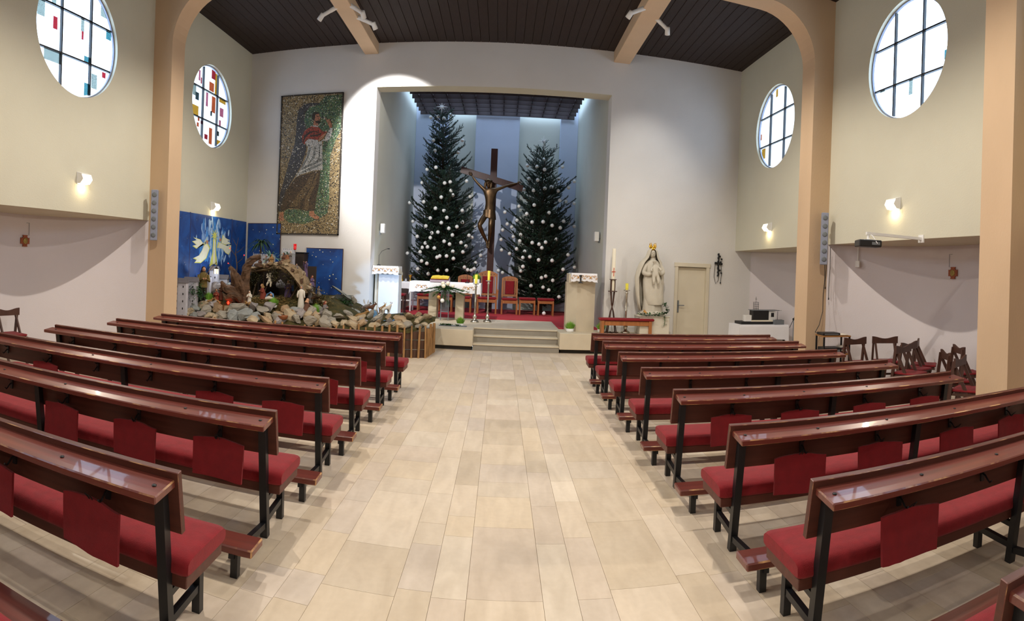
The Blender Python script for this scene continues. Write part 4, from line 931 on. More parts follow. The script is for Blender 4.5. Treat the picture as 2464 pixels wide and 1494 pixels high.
for k, (dx, l) in enumerate(((.0, .75), (.05, .95))):
    b = B(); b.tube([(5.78+dx, 9.02-dx, 2.5), (5.79+dx, 9.03-dx, 2.1), (5.77+dx, 9.02-dx, 2.5-l*.8), (5.775+dx, 9.02-dx, 2.5-l)], .006, 6); b.tube([(5.775+dx, 9.02-dx, 2.5-l), (5.775+dx, 9.02-dx, 2.46-l)], .012, 6); b.obj('loose_cable', 'black_plastic', label='%s loose black cable with a plug dangling behind the right loudspeaker' % ('short', 'long')[k], cat='cable')
# ---- projector on an arm
t = thing('projector', 'black projector on a white arm reaching out from the right wall', 'projector', (4.95, 6.62, 2.42), -.35)
b = B(); b.bbox(-.17, .17, -.13, .13, -.05, .05, .012); b.obj('body', 'black_plastic', t)
b = B(); b.lathe([(.045, 0), (.045, .02), (.036, .022), (.03, .01), (.0001, .01)], 16, (0, 0, 0), True, Matrix.Translation((-.08, .13, 0)) @ Matrix.Rotation(-PI/2, 4, 'X')); b.obj('lens', 'grey_plastic', t)
b = B(); b.box(.02, .14, -.134, -.128, -.02, .02); b.obj('socket_panel', 'grey_plastic', t)
b = B(); b.box(-.06, .06, -.05, .05, .05, .062); b.tube([(0, 0, .06), (0, 0, .14)], .02, 8); b.obj('mount_plate', 'paint_white', t)
b = B(); b.tube([(.03, .0, .14), (.06, -.06, .1), (.08, -.13, .03), (.1, -.14, 0)], .006, 6); b.obj('cable', 'cloth_white', t)
rot = Matrix.Rotation(.35, 4, 'Z'); e = rot @ Vector((5.84-4.95, 6.46-6.62, .13))
b = B(); b.bar((-.03, 0, .15), tuple(e), .05, .04); b.obj('arm', 'paint_white', t)
b = B(); b.box(-.01, .012, -.06, .06, -.06, .06, Matrix.Translation(e) @ rot); b.obj('wall_flange', 'paint_white', t)
# ---- stations of the cross in the niches
mk('station_wood', '9a4f2c', .5, .2, 10, (1, 1, 5)); mk('medal', 'a08a4a', .45, .3, 40, metal=.4, bump=.3, bscale=60)
for X, sg, lb in ((WL-SAG+.01, 1, 'left'), (WR+SAG-.01, -1, 'right')):
    t = thing('station_cross', 'small red-brown wooden cross plaque with round medal in the %s niche' % lb, 'plaque', (X, 7.02, 2.07)); s = .1
    pl = [(-s*.62, s), (s*.62, s), (s*.38, s*.72), (s*.72, s*.72)][:0]
    o = [(-.55, 1), (.55, 1), (.42, .72), (.72, .42), (1, .55), (1, -.55), (.72, -.42), (.42, -.72), (.55, -1), (-.55, -1), (-.42, -.72), (-.72, -.42), (-1, -.55), (-1, .55), (-.72, .42), (-.42, .72)]
    b = B(); b.prism([(y*s*1.05, z*s*1.05) for y, z in o], min(0, sg*.022), max(0, sg*.022), 'x'); b.obj('board', 'station_wood', t)
    b = B(); b.lathe([(.055, 0), (.055, .008), (.048, .011), (.03, .014), (.0001, .016)], 22, (0, 0, 0), True, Matrix.Translation((sg*.022, 0, 0)) @ Matrix.Rotation(sg*PI/2, 4, 'Y')); b.obj('medal', 'medal', t)
    b = B(); b.tube([(sg*.01, .1, .1), (sg*.01, .1, .33), (sg*.012, .03, .33)], .004, 5); b.obj('hanger', 'grey_plastic', t)
b = B(); t = thing('socket_box', 'small square switch box with conduit on the right niche wall', 'switch', (0, 0, 0)); t.location = (WR+.46, 8.72, 2.2); b.bbox(-.03, .0, -.06, .06, -.06, .06, .006); b.obj('box', 'paint_white', t); b = B(); b.tube([(-.01, 0, .06), (-.01, 0, .34)], .012, 8); b.obj('conduit', 'paint_white', t)
# ---- folding chairs
def folding_chair():
    t = thing('folding_chair', '', 'chair'); w, h = .21, .87
    for x in (-1, 1):
        b = B(); b.bar((x*w, .03, .86), (x*w, .13, 0), .028, .045, (0, 1, 0)); b.obj('back_leg', 'wood_fold', t)
        b = B(); b.bar((x*(w-.035), .03, .80), (x*(w-.035), -.36, 0), .026, .042, (0, 1, 0)); b.obj('front_leg', 'wood_fold', t)
    n = 10; top = [(-w-.03+(2*w+.06)*i/n, .885+.02*math.cos(2*PI*i/n)) for i in range(n+1)]
    b = B(); b.prism(top+[(w+.03, .78), (-w-.03, .78)], .0, .028, 'y'); b.obj('top_rail', 'wood_fold', t)
    for k in range(5): b = B(); b.box(-w+.03, w-.03, -.30+.085*k, -.30+.085*k+.07, .445, .462); b.obj('seat_slat', 'wood_fold', t)
    for x in (-1, 1): b = B(); b.bar((x*(w-.015), .10, .43), (x*(w-.015), -.31, .435), .024, .03); b.obj('seat_rail', 'wood_fold', t)
    b = B(); b.box(-w, w, .095, .12, .2, .235); b.obj('stretcher', 'wood_fold', t); b = B(); b.box(-w+.03, w-.03, -.285, -.26, .15, .185); b.obj('stretcher', 'wood_fold', t)
    b = B(); b.bbox(-w+.015, w-.015, -.32, .09, .462, .495, .012); b.obj('seat_pad', 'velvet_dark', t)
    return t
fc = folding_chair()
FC = [(5.80, 8.02, 0.05, 'beside the equipment trolley'), (6.42, 7.98, -.35, 'second from the equipment trolley'), (5.84, 6.78, .35, 'nearest the pews before two others'), (6.22, 7.08, .3, 'middle of the group of three'), (6.62, 7.32, .75, 'rearmost of the group of three'), (5.86, 5.85, 1.1, 'red seat turned to the pews'), (6.55, 6.26, 1.15, 'behind the red-seated one'), (5.56, 5.28, .45, 'half hidden behind the near right pier')]
for i, (x, y, r, lb) in enumerate(FC):
    o = fc if i == 0 else copy_tree(fc); o.location = (x, y, 0); o.rotation_euler.z = r
    tag(o, 'dark wooden folding chair by the right wall, '+lb, 'chair', 'wooden folding chairs by the right wall')
o = copy_tree(fc); o.location = (-7.32, 6.28, 0); o.rotation_euler.z = 1.45; tag(o, 'wooden folding chair with dark red pad at the left edge by the wall', 'chair', 'wooden folding chairs by the left wall')
# ---- equipment trolley
t = thing('equipment_trolley', 'small trolley shelf with thin black frame beside the right pier', 'trolley', (5.72, 8.62, 0), -.15)
for x in (-.25, .25):
    for y in (-.17, .17): b = B(); b.box(x-.014, x+.014, y-.014, y+.014, 0, .88); b.obj('post', 'steel_black', t)
for z in (.35, .56, .88): b = B(); b.bbox(-.27, .27, -.19, .19, z-.012, z+.012, .003); b.obj('shelf', 'wood_edge', t)
TM = Matrix.Translation((5.72, 8.62, 0)) @ Matrix.Rotation(-.15, 4, 'Z')
def device(name, label, p, s, mat, cat, det=None):
    q = TM @ Vector(p); t = thing(name, label, cat, q, -.15); b = B(); b.bbox(-s[0], s[0], -s[1], s[1], 0, s[2], .006); b.obj('case', mat, t)
    b = B(); b.box(-s[0]*.8, s[0]*.8, -s[1]-.004, -s[1]+.002, s[2]*.3, s[2]*.7); b.obj('front_strip', 'grey_plastic', t); return t
device('mixer', 'flat black mixer on top of the equipment trolley', (-.09, 0, .893), (.17, .14, .045), 'black_plastic', 'audio device')
device('paper_stack', 'white papers at the right end of the trolley top', (.18, 0, .893), (.07, .12, .012), 'paper', 'papers')
device('amplifier', 'black amplifier on the middle shelf of the trolley', (-.06, 0, .573), (.17, .15, .1), 'black_plastic', 'audio device')
for k in range(4): device('songbook', ('lowest', 'second', 'third', 'topmost')[k]+' book of the pile at the right of the trolley shelf', (.18, -.02+.01*k, .573+.03*k), (.055, .1, .027), 'paper' if k % 2 else 'velvet_dark', 'book')
# ---- model church on a cloth covered table
t = thing('folding_table', 'table under a white cloth carrying a model church, right niche', 'table', (6.1, 12.45, 0), 0)
b = B(); b.bbox(-.62, .62, -.3, .3, .73, .76, .004); b.obj('table_top', 'wood_edge', t)
for x in (-.56, .56):
    for y in (-.25, .25): b = B(); b.box(x-.02, x+.02, y-.02, y+.02, 0, .73); b.obj('leg', 'steel_black', t)
cloth('table_cloth', 'plain white cloth on the table with the model church', 5.46, 6.74, 12.14, 12.76, .765, .36, sides=(.36, .36), scal=.02, nsc=2, gold=False, tip=.1)
t = thing('model_church', 'black and cream model of a church with lattice tower on the cloth covered table', 'model', (6.1, 12.45, .772))
b = B(); b.bbox(-.56, .58, -.2, .2, 0, .065, .004); b.obj('base_board', 'black_plastic', t); b = B(); b.box(-.3, .3, -.19, -.08, .065, .095); b.obj('forecourt', 'wax_ivory', t)
b = B(); b.bbox(-.2, .22, -.08, .14, .065, .32, .004); b.obj('nave_block', 'black_plastic', t); b = B(); b.bbox(.222, .42, -.08, .14, .065, .3, .004); b.obj('side_block', 'paint_white', t)
b = B(); b.box(.28, .36, -.085, -.078, .17, .27); b.obj('dark_window', 'steel_black', t); b = B(); b.bbox(-.22, .5, -.11, .17, .32, .335, .002); b.obj('flat_roof', 'grey_plastic', t)
for x in (-.12, -.03):
    for y in (0, .09): b = B(); b.box(x-.004, x+.004, y-.004, y+.004, .335, .52); b.obj('tower_post', 'steel_black', t)
for k in range(4): b = B(); b.box(-.13, -.02, -.005, .095, .365+.05*k, .370+.05*k); b.obj('tower_deck', 'steel_black', t)
b = B(); b.box(-.078, -.072, .042, .048, .52, .65); b.box(-.1, -.05, .042, .048, .59, .597); b.obj('tower_cross', 'steel_black', t)
b = B(); b.bar((.45, -.1, .31), (.45, -.1, .1), .008); b.bar((.5, -.1, .33), (.56, -.1, .33), .006); b.obj('porch', 'steel_black', t)
t = thing('white_box', 'small white box beside the model church', 'box', (5.72, 12.32, .838)); b = B(); b.bbox(-.09, .09, -.06, .06, 0, .15, .006); b.obj('box', 'paint_white', t); b = B(); b.bbox(-.092, .092, -.062, .062, .12, .152, .006); b.obj('lid', 'paint_white', t)
t = thing('collection_box', 'grey metal box at the right front of the model church table', 'box', (6.52, 12.2, .772)); b = B(); b.bbox(-.14, .12, -.04, .06, 0, .11, .006); b.obj('case', 'grey_plastic', t); b = B(); b.box(-.1, .08, -.002, .02, .11, .116); b.obj('slot_plate', 'steel_black', t)
t = thing('microphone_stand', 'black microphone stand behind the right pier beside the model church table', 'microphone stand', (6.55, 11.55, 0))
b = B(); [b.tube([(0, 0, .12), (.22*math.cos(a), .22*math.sin(a), 0)], .01, 6) for a in (.5, 2.6, 4.7)]; b.obj('tripod', 'steel_black', t); b = B(); b.tube([(0, 0, .1), (0, 0, .95)], .011, 8); b.obj('pole', 'grey_plastic', t); b = B(); b.tube([(-.1, 0, .75), (.05, 0, 1.05), (.12, 0, 1.2)], .008, 6); b.ball((0, 0, .95), .03, 8); b.obj('boom', 'steel_black', t); b = B(); b.tube([(.12, 0, 1.2), (.16, 0, 1.28)], [.02, .026], 8); b.obj('microphone', 'black_plastic', t)
# ---- big rosary on a wrought iron cross
t = thing('wall_rosary', 'dark wrought cross with beads hanging on the wall right of the door', 'wall cross', (5.38, 13.45, 2.17))
b = B(); b.tube([(0, -.02, -.28), (0, -.02, .3)], .02, 8); b.tube([(-.1, -.02, .05), (.1, -.02, .03)], .03, 8)
b.obj('cross_bars', 'steel_black', t)
b = B()
for k in range(7): b.ball((.03+.05*math.sin(k*1.3), -.03, .22-.07*k), .026, 8); b.ball((-.02, -.03, .27-.09*k), .022, 8)
b.obj('wrought_beads', 'steel_black', t, kind='stuff')
b = B(); b.tube([(-.09, -.02, .05), (-.11, -.02, -.3), (-.06, -.02, -.47), (0, -.02, -.4), (.03, -.02, -.2)], .006, 6); b.tube([(.06, -.02, .1), (.09, -.02, -.2), (.07, -.02, -.45)], .007, 6); b.ball((.07, -.02, -.45), .02, 8); b.obj('bead_strings', 'steel_black', t)
# ---- bench, paschal candle, statue
t = thing('kneeling_bench', 'low wooden bench with red padded top before the white candle and statue', 'bench', (2.95, 12.95, PLAT))
for x in (-.58, .55):
    b = B(); b.bbox(x-.035, x+.035, -.11, .11, 0, .31, .005); b.obj('leg', 'wood_chair', t)
b = B(); b.bbox(-.56, .53, -.09, .09, .2, .30, .004); b.obj('apron', 'wood_chair', t); b = B(); b.bbox(-.66, .64, -.13, .13, .31, .37, .022); b.obj('padded_top', 'felt_red', t)
t = thing('paschal_candle', 'tall white paschal candle with a red cross in a dark twisted stand', 'candle', (2.64, 13.2, PLAT))
for k in range(4):
    a = PI/4+PI/2*k; c, s = math.cos(a), math.sin(a)
    b = B(); b.tube([(c*.15, s*.13, 0), (c*.045, s*.045, .5), (-c*.02, -s*.02, .66), (-c*.06, -s*.06, .98)], .013, 6); b.obj('strut', 'wood_fold', t)
    b = B(); b.box(-c*.062-.008, -c*.062+.008, -s*.062-.008, -s*.062+.008, .96, 1.26); b.obj('holder_post', 'wood_fold', t)
b = B(); b.lathe([(.11, .965), (.11, .985), (.05, .985)], 18); b.obj('drip_plate', 'wood_fold', t); b = B(); b.box(-.07, .07, -.07, .07, 1.245, 1.262); b.obj('top_frame', 'wood_fold', t); b = B(); b.box(-.17, .17, -.012, .012, 0, .02); b.box(-.012, .012, -.14, .14, 0, .02); b.obj('foot_bars', 'wood_fold', t)
b = B(); b.lathe([(.044, .99), (.044, 1.98), (.038, 1.985), (.0001, 1.98)], 18); cn = b.obj('candle', 'wax_ivory', t)
b = B(); b.box(-.007, .007, -.05, -.043, 1.33, 1.53); b.box(-.045, .045, -.05, -.03, 1.43, 1.446); b.obj('red_cross', 'red_paint', cn)
PD = thing('pedestal', 'pale stone pedestal under the statue', 'pedestal', (3.62, 13.17, PLAT)); b = B(); b.bbox(-.36, .36, -.26, .26, 0, .40, .01); b.obj('block', 'stone_pale', PD); b = B(); b.bbox(-.375, .375, -.27, .27, .4, .43, .008); b.obj('cap', 'stone_pale', PD)
SX, SYY, SZ = 3.60, 13.17, PLAT+.43
MA = thing('madonna_statue', 'life-size pale stone statue of a veiled woman holding a child, gold crown', 'statue', (SX, SYY, SZ))
def robe(name, secs, folds, mat='statue_stone', n=48, close=True, cap=(True, True)):
    b = B(); rings = []
    for (z, cx, cy, rx, ry, f, ph) in secs:
        ring = []
        for j in range(n):
            a = 2*PI*j/n; k = 1+f*(math.sin(folds*a+ph+z*2.2)*.6+math.sin((folds*2+1)*a-ph*1.7+z*3)*.3)
            ring.append(Vector((cx+rx*k*math.cos(a), cy+ry*k*math.sin(a), z)))
        rings.append(ring)
    b.ring(rings, True, cap, True); return b.obj(name, mat, MA)
robe('base_rock', [(0, 0, 0, .33, .22, .08, 0), (.05, 0, 0, .33, .22, .1, 1), (.1, .02, 0, .27, .19, .1, 2), (.13, .02, 0, .2, .15, .1, 2)], 5)
robe('gown', [(.06, .02, -.01, .25, .18, .09, 0), (.2, .01, -.01, .225, .165, .1, .2), (.4, 0, -.01, .215, .16, .09, .6), (.6, -.01, -.005, .22, .16, .07, 1), (.8, -.01, 0, .215, .155, .06, 1.3), (.95, -.01, 0, .195, .145, .05, 1.6), (1.08, -.01, 0, .195, .14, .03, 1.8), (1.2, -.01, .01, .2, .13, .02, 2), (1.28, -.01, .015, .165, .11, .01, 2), (1.33, -.01, .015, .07, .065, 0, 2), (1.42, -.01, .01, .05, .05, 0, 2)], 7)
robe('overskirt', [(.26, .06, -.02, .232, .185, .05, .4), (.3, .05, -.02, .24, .19, .05, .4), (.45, .02, -.02, .245, .188, .05, .7), (.65, 0, -.015, .245, .18, .045, 1), (.85, -.02, -.005, .225, .165, .04, 1.4), (.97, -.02, 0, .2, .15, .03, 1.6)], 3, cap=(False, False))
# head with face
b = B(); b.ball((-.03, -.02, 1.47), .085, 18, (.85, .95, 1.2)); b.tube([(-.03, -.1, 1.50), (-.03, -.122, 1.463), (-.03, -.1, 1.45)], [.008, .015, .01], 6); b.ball((-.06, -.09, 1.49), .013, 8); b.ball((0, -.09, 1.49), .013, 8); b.tube([(-.055, -.092, 1.425), (-.03, -.1, 1.428), (-.005, -.092, 1.425)], .008, 6); b.tube([(-.065, -.09, 1.51), (-.03, -.1, 1.515), (.005, -.09, 1.51)], .006, 5); b.obj('head', 'statue_stone', MA)
# veil: open-fronted mantle from the head down the back to the left side
b = B(); n = 30; rings = []
for (z, cx, cy, rx, ry, op, fl) in [(1.585, -.03, -.01, .02, .03, .3, 0), (1.575, -.03, -.01, .07, .08, .9, 0), (1.53, -.03, -.005, .105, .115, 1.15, .02), (1.46, -.03, 0, .125, .125, 1.2, .03), (1.37, -.035, .01, .16, .13, 1.3, .04), (1.26, -.05, .02, .25, .16, 1.45, .05), (1.1, -.07, .02, .30, .18, 1.55, .06), (.9, -.08, .02, .33, .19, 1.75, .07), (.7, -.08, .02, .32, .19, 1.85, .08), (.5, -.07, .02, .31, .19, 1.95, .09), (.3, -.05, .03, .28, .18, 2.0, .1), (.12, -.03, .03, .25, .17, 2.05, .1)]:
    ring = []
    for j in range(n+1):
        a = -PI/2+op*.55+(2*PI-op*1.1)*j/n; k = 1+fl*math.sin(a*9+z*5)*.7
        ring.append(Vector((cx+rx*k*math.cos(a), cy+ry*k*math.sin(a), z)))
    rings.append(ring)
b.ring(rings, False, (False, False), True); vo = b.obj('veil', 'statue_stone', MA); sm_ = vo.modifiers.new('s', 'SOLIDIFY'); sm_.thickness = .018
# arms and the child
skin_body('arms', [(-.01, .01, 1.22, .1), (-.19, -.02, 1.18, .075), (-.25, -.06, 1.0, .07), (-.14, -.17, .97, .055), (-.06, -.2, 1.02, .035), (.17, -.02, 1.18, .075), (.23, -.06, 1.02, .07), (.14, -.17, 1.0, .055), (.06, -.21, 1.07, .035)], [(0, 1), (1, 2), (2, 3), (3, 4), (0, 5), (5, 6), (6, 7), (7, 8)], 'statue_stone', MA)
b = B()
for (c, dx, s) in (((-.05, -.205, 1.02), 1, 1), ((.05, -.215, 1.08), -1, 1)):
    for k in range(4): p = Vector(c)+Vector((0, -.005, -.025+.017*k)); b.tube([p, p+Vector((dx*.03, -.012, .006)), p+Vector((dx*(.06-.004*abs(k-1.5)), -.004, .004))], [.011, .01, .007], 6)
    p = Vector(c)+Vector((0, -.01, .035)); b.tube([p, p+Vector((dx*.02, -.015, .03)), p+Vector((dx*.03, -.015, .045))], [.011, .01, .007], 6)
b.obj('fingers', 'statue_stone', MA)
ch = skin_body('child', [(0, -.2, 1.0, .075), (0, -.2, 1.1, .07), (0, -.2, 1.17, .06), (0, -.2, 1.215, .032), (-.03, -.21, 1.28, .055), (-.03, -.21, 1.32, .05), (-.07, -.22, 1.15, .03), (-.12, -.26, 1.08, .025), (-.09, -.29, 1.06, .02), (.07, -.22, 1.15, .03), (.12, -.25, 1.1, .025), (.1, -.29, 1.08, .02), (-.04, -.23, .93, .05), (-.05, -.28, .82, .035), (-.04, -.26, .74, .025), (.05, -.23, .93, .05), (.07, -.28, .84, .035), (.06, -.27, .76, .025)], [(0, 1), (1, 2), (2, 3), (3, 4), (4, 5), (2, 6), (6, 7), (7, 8), (2, 9), (9, 10), (10, 11), (0, 12), (12, 13), (13, 14), (0, 15), (15, 16), (16, 17)], 'statue_stone', MA)
b = B(); b.ball((-.03, -.268, 1.285), .012, 6); b.ball((-.052, -.258, 1.3), .009, 6); b.ball((-.008, -.258, 1.3), .009, 6); b.obj('child_face', 'statue_stone', ch)
b = B(); b.lathe([(.07, -.03), (.074, -.02), (.078, .055), (.072, .055), (.066, -.02)], 24, (-.03, 0, 1.585))
for k in range(8):
    a = 2*PI*k/8; b.tube([(-.03+.075*math.cos(a), .075*math.sin(a), 1.63), (-.03+.08*math.cos(a), .08*math.sin(a), 1.68+(.03 if k % 2 else 0))], [.024, .006], 6); b.ball((-.03+.08*math.cos(a), .08*math.sin(a), 1.69+(.03 if k % 2 else 0)), .012, 6)
b.obj('crown', 'metal_gold', MA)
b = B(); b.tube([(-.24, -.12, .06), (-.22, -.13, .12), (-.17, -.15, .05), (-.13, -.16, .03)], [.01, .03, .035, .01], 8); b.obj('crescent', 'cloth_gold', MA)
def ivy(name, label, pts, n, seed, sz=.035, mat='leaf_green', cat='garland'):
    rn = random.Random(seed); t = thing(name, label, cat); b = B(); b.tube(pts, .006, 5); b.obj('stem', 'leaf_green', t); lv = B()
    for k in range(n):
        u = rn.random()*(len(pts)-1); i = min(len(pts)-2, int(u)); p = Vector(pts[i]).lerp(Vector(pts[i+1]), u-i)+Vector((rn.gauss(0, .02), rn.gauss(0, .02)-.01, abs(rn.gauss(0, .025))))
        a = rn.random()*6.28; d = Vector((math.cos(a), math.sin(a)*.6-.4, rn.uniform(-.4, .5))).normalized()*sz; s = d.cross(Vector((0, 0, 1))).normalized()*sz*.5
        lv.add([p, p+d*.45+s, p+d*1.1, p+d*.45-s], [(0, 1, 2), (0, 2, 3)])
    lv.obj('leaves', mat, t, kind='stuff'); return t
ivy('ivy_garland', 'dark green ivy garland on the pedestal around the statue base', [(3.22, 12.93, .93), (3.4, 12.9, .91), (3.6, 12.88, .92), (3.8, 12.9, .93), (3.95, 12.95, .99), (3.9, 12.95, 1.1), (3.85, 12.98, 1.16)], 260, 3, .05)
ivy('ivy_strand', 'short ivy strand hanging down the pedestal front', [(3.84, 12.9, .9), (3.86, 12.885, .78), (3.84, 12.885, .66)], 16, 4, .045)
# ---- mosaic panel of a striding robed man
def mosaic_mat(name, cols, dark=.12, light=.06, sc_=46):
    m = bpy.data.materials.new(name); m.use_nodes = True; N = m.node_tree.nodes; L = m.node_tree.links; bs = N['Principled BSDF']; bs.inputs['Roughness'].default_value = .45
    tc = N.new('ShaderNodeTexCoord'); mp = N.new('ShaderNodeMapping'); mp.inputs['Scale'].default_value = (sc_, 1, sc_*1.25); L.new(tc.outputs['Object'], mp.inputs[0])
    v = N.new('ShaderNodeTexVoronoi'); v.inputs['Scale'].default_value = 1.; v.inputs['Randomness'].default_value = .55; L.new(mp.outputs[0], v.inputs['Vector'])
    v2 = N.new('ShaderNodeTexVoronoi'); v2.feature = 'DISTANCE_TO_EDGE'; v2.inputs['Scale'].default_value = 1.; v2.inputs['Randomness'].default_value = .55; L.new(mp.outputs[0], v2.inputs['Vector'])
    sp = N.new('ShaderNodeSeparateColor'); L.new(v.outputs['Color'], sp.inputs[0])
    cr = N.new('ShaderNodeValToRGB'); cr.color_ramp.interpolation = 'CONSTANT'; el = cr.color_ramp.elements
    el[0].position = 0; el[0].color = (*lin('1f1c1a'), 1); el[1].position = dark; el[1].color = (*lin(cols[0]), 1)
    for k, c in enumerate(cols[1:]): e = el.new(dark+(1-dark-light)*(k+1)/len(cols)); e.color = (*lin(c), 1)
    e = el.new(1-light); e.color = (*lin('e6e2d4'), 1)
    L.new(sp.outputs[0], cr.inputs[0])
    g = N.new('ShaderNodeMath'); g.operation = 'GREATER_THAN'; g.inputs[1].default_value = .07; L.new(v2.outputs['Distance'], g.inputs[0])
    mx = N.new('ShaderNodeMixRGB'); mx.inputs[1].default_value = (*lin('3a352c'), 1); L.new(g.outputs[0], mx.inputs[0]); L.new(cr.outputs[0], mx.inputs[2]); L.new(mx.outputs[0], bs.inputs['Base Color'])
    bp = N.new('ShaderNodeBump'); bp.inputs['Strength'].default_value = .4; bp.inputs['Distance'].default_value = .003; L.new(v2.outputs['Distance'], bp.inputs['Height']); L.new(bp.outputs[0], bs.inputs['Normal'])
    MATS[name] = m
for nm, cols, dk, lt in (('tan', ('a08a60', 'a8946a', '937d54', 'b5a075'), .14, .05), ('green', ('4a7055', '5b8260', '416458', '6d8f66', '7f8c58'), .1, .07), ('shadow', ('44454c', '3a3b44', '50525a', '57544c'), .1, .05), ('robe', ('5a4835', '65523a', '4c3b2e'), .18, .01), ('robe_light', ('836d4a', '8f7852', '715c40'), .1, .01), ('cape', ('b5482f', 'a33f2b', 'c25a3b', '8f3324'), .1, .0), ('white', ('d4d4d0', 'e0e0dc', 'c4c6c6'), .02, .2), ('grey', ('8d928f', '7b807e', 'a0a4a0'), .04, .05), ('skin', ('c98a68', 'd29a78', 'bb7a5a'), .0, .0), ('hair', ('2e241d', '3a2d22'), .1, .0), ('border', ('3a332c', '453b30', '2d2824'), .2, .03)): mosaic_mat('mosaic_'+nm, cols, dk, lt)
MO = thing('mosaic', 'tall mosaic panel of a bearded man in red cape and white surplice striding', 'mosaic', (-5.60, YF, 2.53)); MW, MH = 1.64, 3.5
def mm_(x, y):
    l = 65-(y-90)*.03; r = 680-(y-40)*.0391; tp = 90-(x-65)*.0813; bt = 1430+(x-25)*.025
    return ((x-l)/(r-l)*MW, MH-(y-tp)/(bt-tp)*MH)
def mpoly(name, mat, pts, lay):
    q = [mm_(*p) for p in pts]; q = [(min(MW, max(0, x)), min(MH, max(0, z))) for x, z in q]
    b = B(); b.prism(q, -.03-.002*lay, -.028, 'y'); return b.obj(name, 'mosaic_'+mat, MO)
b = B(); b.box(0, MW, -.03, 0, 0, MH); b.obj('panel', 'mosaic_tan', MO)
mpoly('green_ground', 'green', [(500, 85), (668, 60), (655, 400), (600, 520), (550, 660), (540, 900), (540, 1080), (520, 1230), (430, 1290), (300, 1335), (150, 1320), (95, 1270), (110, 1190), (400, 1190), (430, 900), (470, 600), (500, 460), (330, 430), (295, 330), (310, 250), (350, 195), (430, 170)], 1)
mpoly('dark_shadow', 'shadow', [(465, 152), (360, 150), (290, 170), (240, 220), (220, 330), (215, 450), (200, 560), (160, 680), (120, 820), (80, 960), (50, 1060), (36, 1210), (75, 1210), (110, 1020), (200, 880), (270, 760), (320, 600), (285, 500), (318, 415), (295, 330), (305, 250), (350, 190), (430, 172)], 2)
mpoly('robe', 'robe', [(225, 870), (455, 812), (440, 960), (415, 1090), (400, 1205), (320, 1208), (230, 1185), (150, 1180), (68, 1218), (65, 1150), (110, 1030), (170, 940)], 3)
mpoly('robe_fold', 'robe_light', [(365, 850), (400, 838), (365, 960), (300, 1060), (230, 1160), (150, 1172), (240, 1040), (320, 940)], 4)
mpoly('robe_fold', 'robe_light', [(422, 840), (442, 835), (402, 960), (350, 1080), (335, 1200), (300, 1195), (310, 1090), (360, 980)], 4)
mpoly('surplice', 'white', [(335, 575), (470, 520), (475, 640), (475, 805), (380, 815), (270, 850), (215, 880), (240, 830), (285, 750), (325, 660)], 4)
for q in ([(345, 590), (370, 580), (340, 690), (280, 790), (262, 800), (320, 690)], [(395, 580), (415, 570), (400, 690), (340, 760), (325, 770), (380, 680)], [(440, 560), (455, 552), (452, 680), (430, 720), (420, 720), (440, 670)], [(470, 690), (472, 720), (380, 760), (290, 800), (255, 812), (300, 775)], [(472, 735), (472, 755), (400, 790), (270, 835), (240, 845), (320, 800)]): mpoly('surplice_fold', 'grey', q, 5)
mpoly('cape', 'cape', [(350, 390), (385, 378), (440, 390), (475, 430), (520, 430), (500, 470), (440, 500), (430, 520), (340, 500), (300, 560), (280, 540), (275, 480), (300, 430)], 6)
mpoly('cape_fold', 'hair', [(300, 470), (360, 430), (440, 430), (360, 445), (310, 490), (290, 545), (284, 530)], 7); mpoly('cape_fold', 'hair', [(350, 470), (420, 462), (480, 440), (430, 475), (360, 484)], 7)
mpoly('sleeve', 'white', [(305, 540), (340, 505), (430, 515), (440, 545), (400, 575), (360, 588), (325, 575)], 7); mpoly('sleeve', 'white', [(545, 398), (570, 395), (570, 430), (548, 500), (512, 528), (470, 520), (495, 500), (530, 430)], 7)
mpoly('raised_hand', 'skin', [(500, 300), (508, 296), (530, 325), (532, 306), (545, 310), (560, 340), (570, 392), (545, 396), (530, 360)], 7); mpoly('lower_hand', 'skin', [(430, 512), (470, 470), (525, 430), (505, 468), (470, 505), (448, 525)], 8)
mpoly('neck', 'skin', [(392, 325), (432, 348), (432, 378), (385, 374)], 7); mpoly('collar', 'white', [(380, 372), (432, 376), (430, 389), (382, 385)], 8)
mpoly('face', 'skin', [(388, 285), (402, 250), (440, 252), (446, 278), (458, 305), (450, 312), (450, 345), (430, 352), (405, 340)], 8)
mpoly('hair', 'hair', [(372, 290), (380, 258), (405, 241), (440, 246), (444, 258), (408, 268), (404, 300), (396, 330), (378, 318)], 9); mpoly('beard', 'hair', [(406, 325), (424, 332), (446, 322), (452, 330), (450, 348), (432, 354), (410, 346)], 9); mpoly('eye', 'hair', [(424, 282), (440, 280), (441, 286), (426, 288)], 9)
mpoly('foot', 'skin', [(60, 1222), (90, 1216), (96, 1262), (94, 1302), (62, 1305), (46, 1282)], 5); mpoly('foot', 'skin', [(350, 1212), (390, 1205), (402, 1240), (446, 1265), (440, 1290), (402, 1286), (345, 1250)], 5)
for q in ((0, MW, MH-.03, MH), (0, MW, 0, .03), (0, .03, 0, MH), (MW-.03, MW, 0, MH)): b = B(); b.box(q[0], q[1], -.05, -.0, q[2], q[3]); b.obj('border_strip', 'mosaic_border', MO)
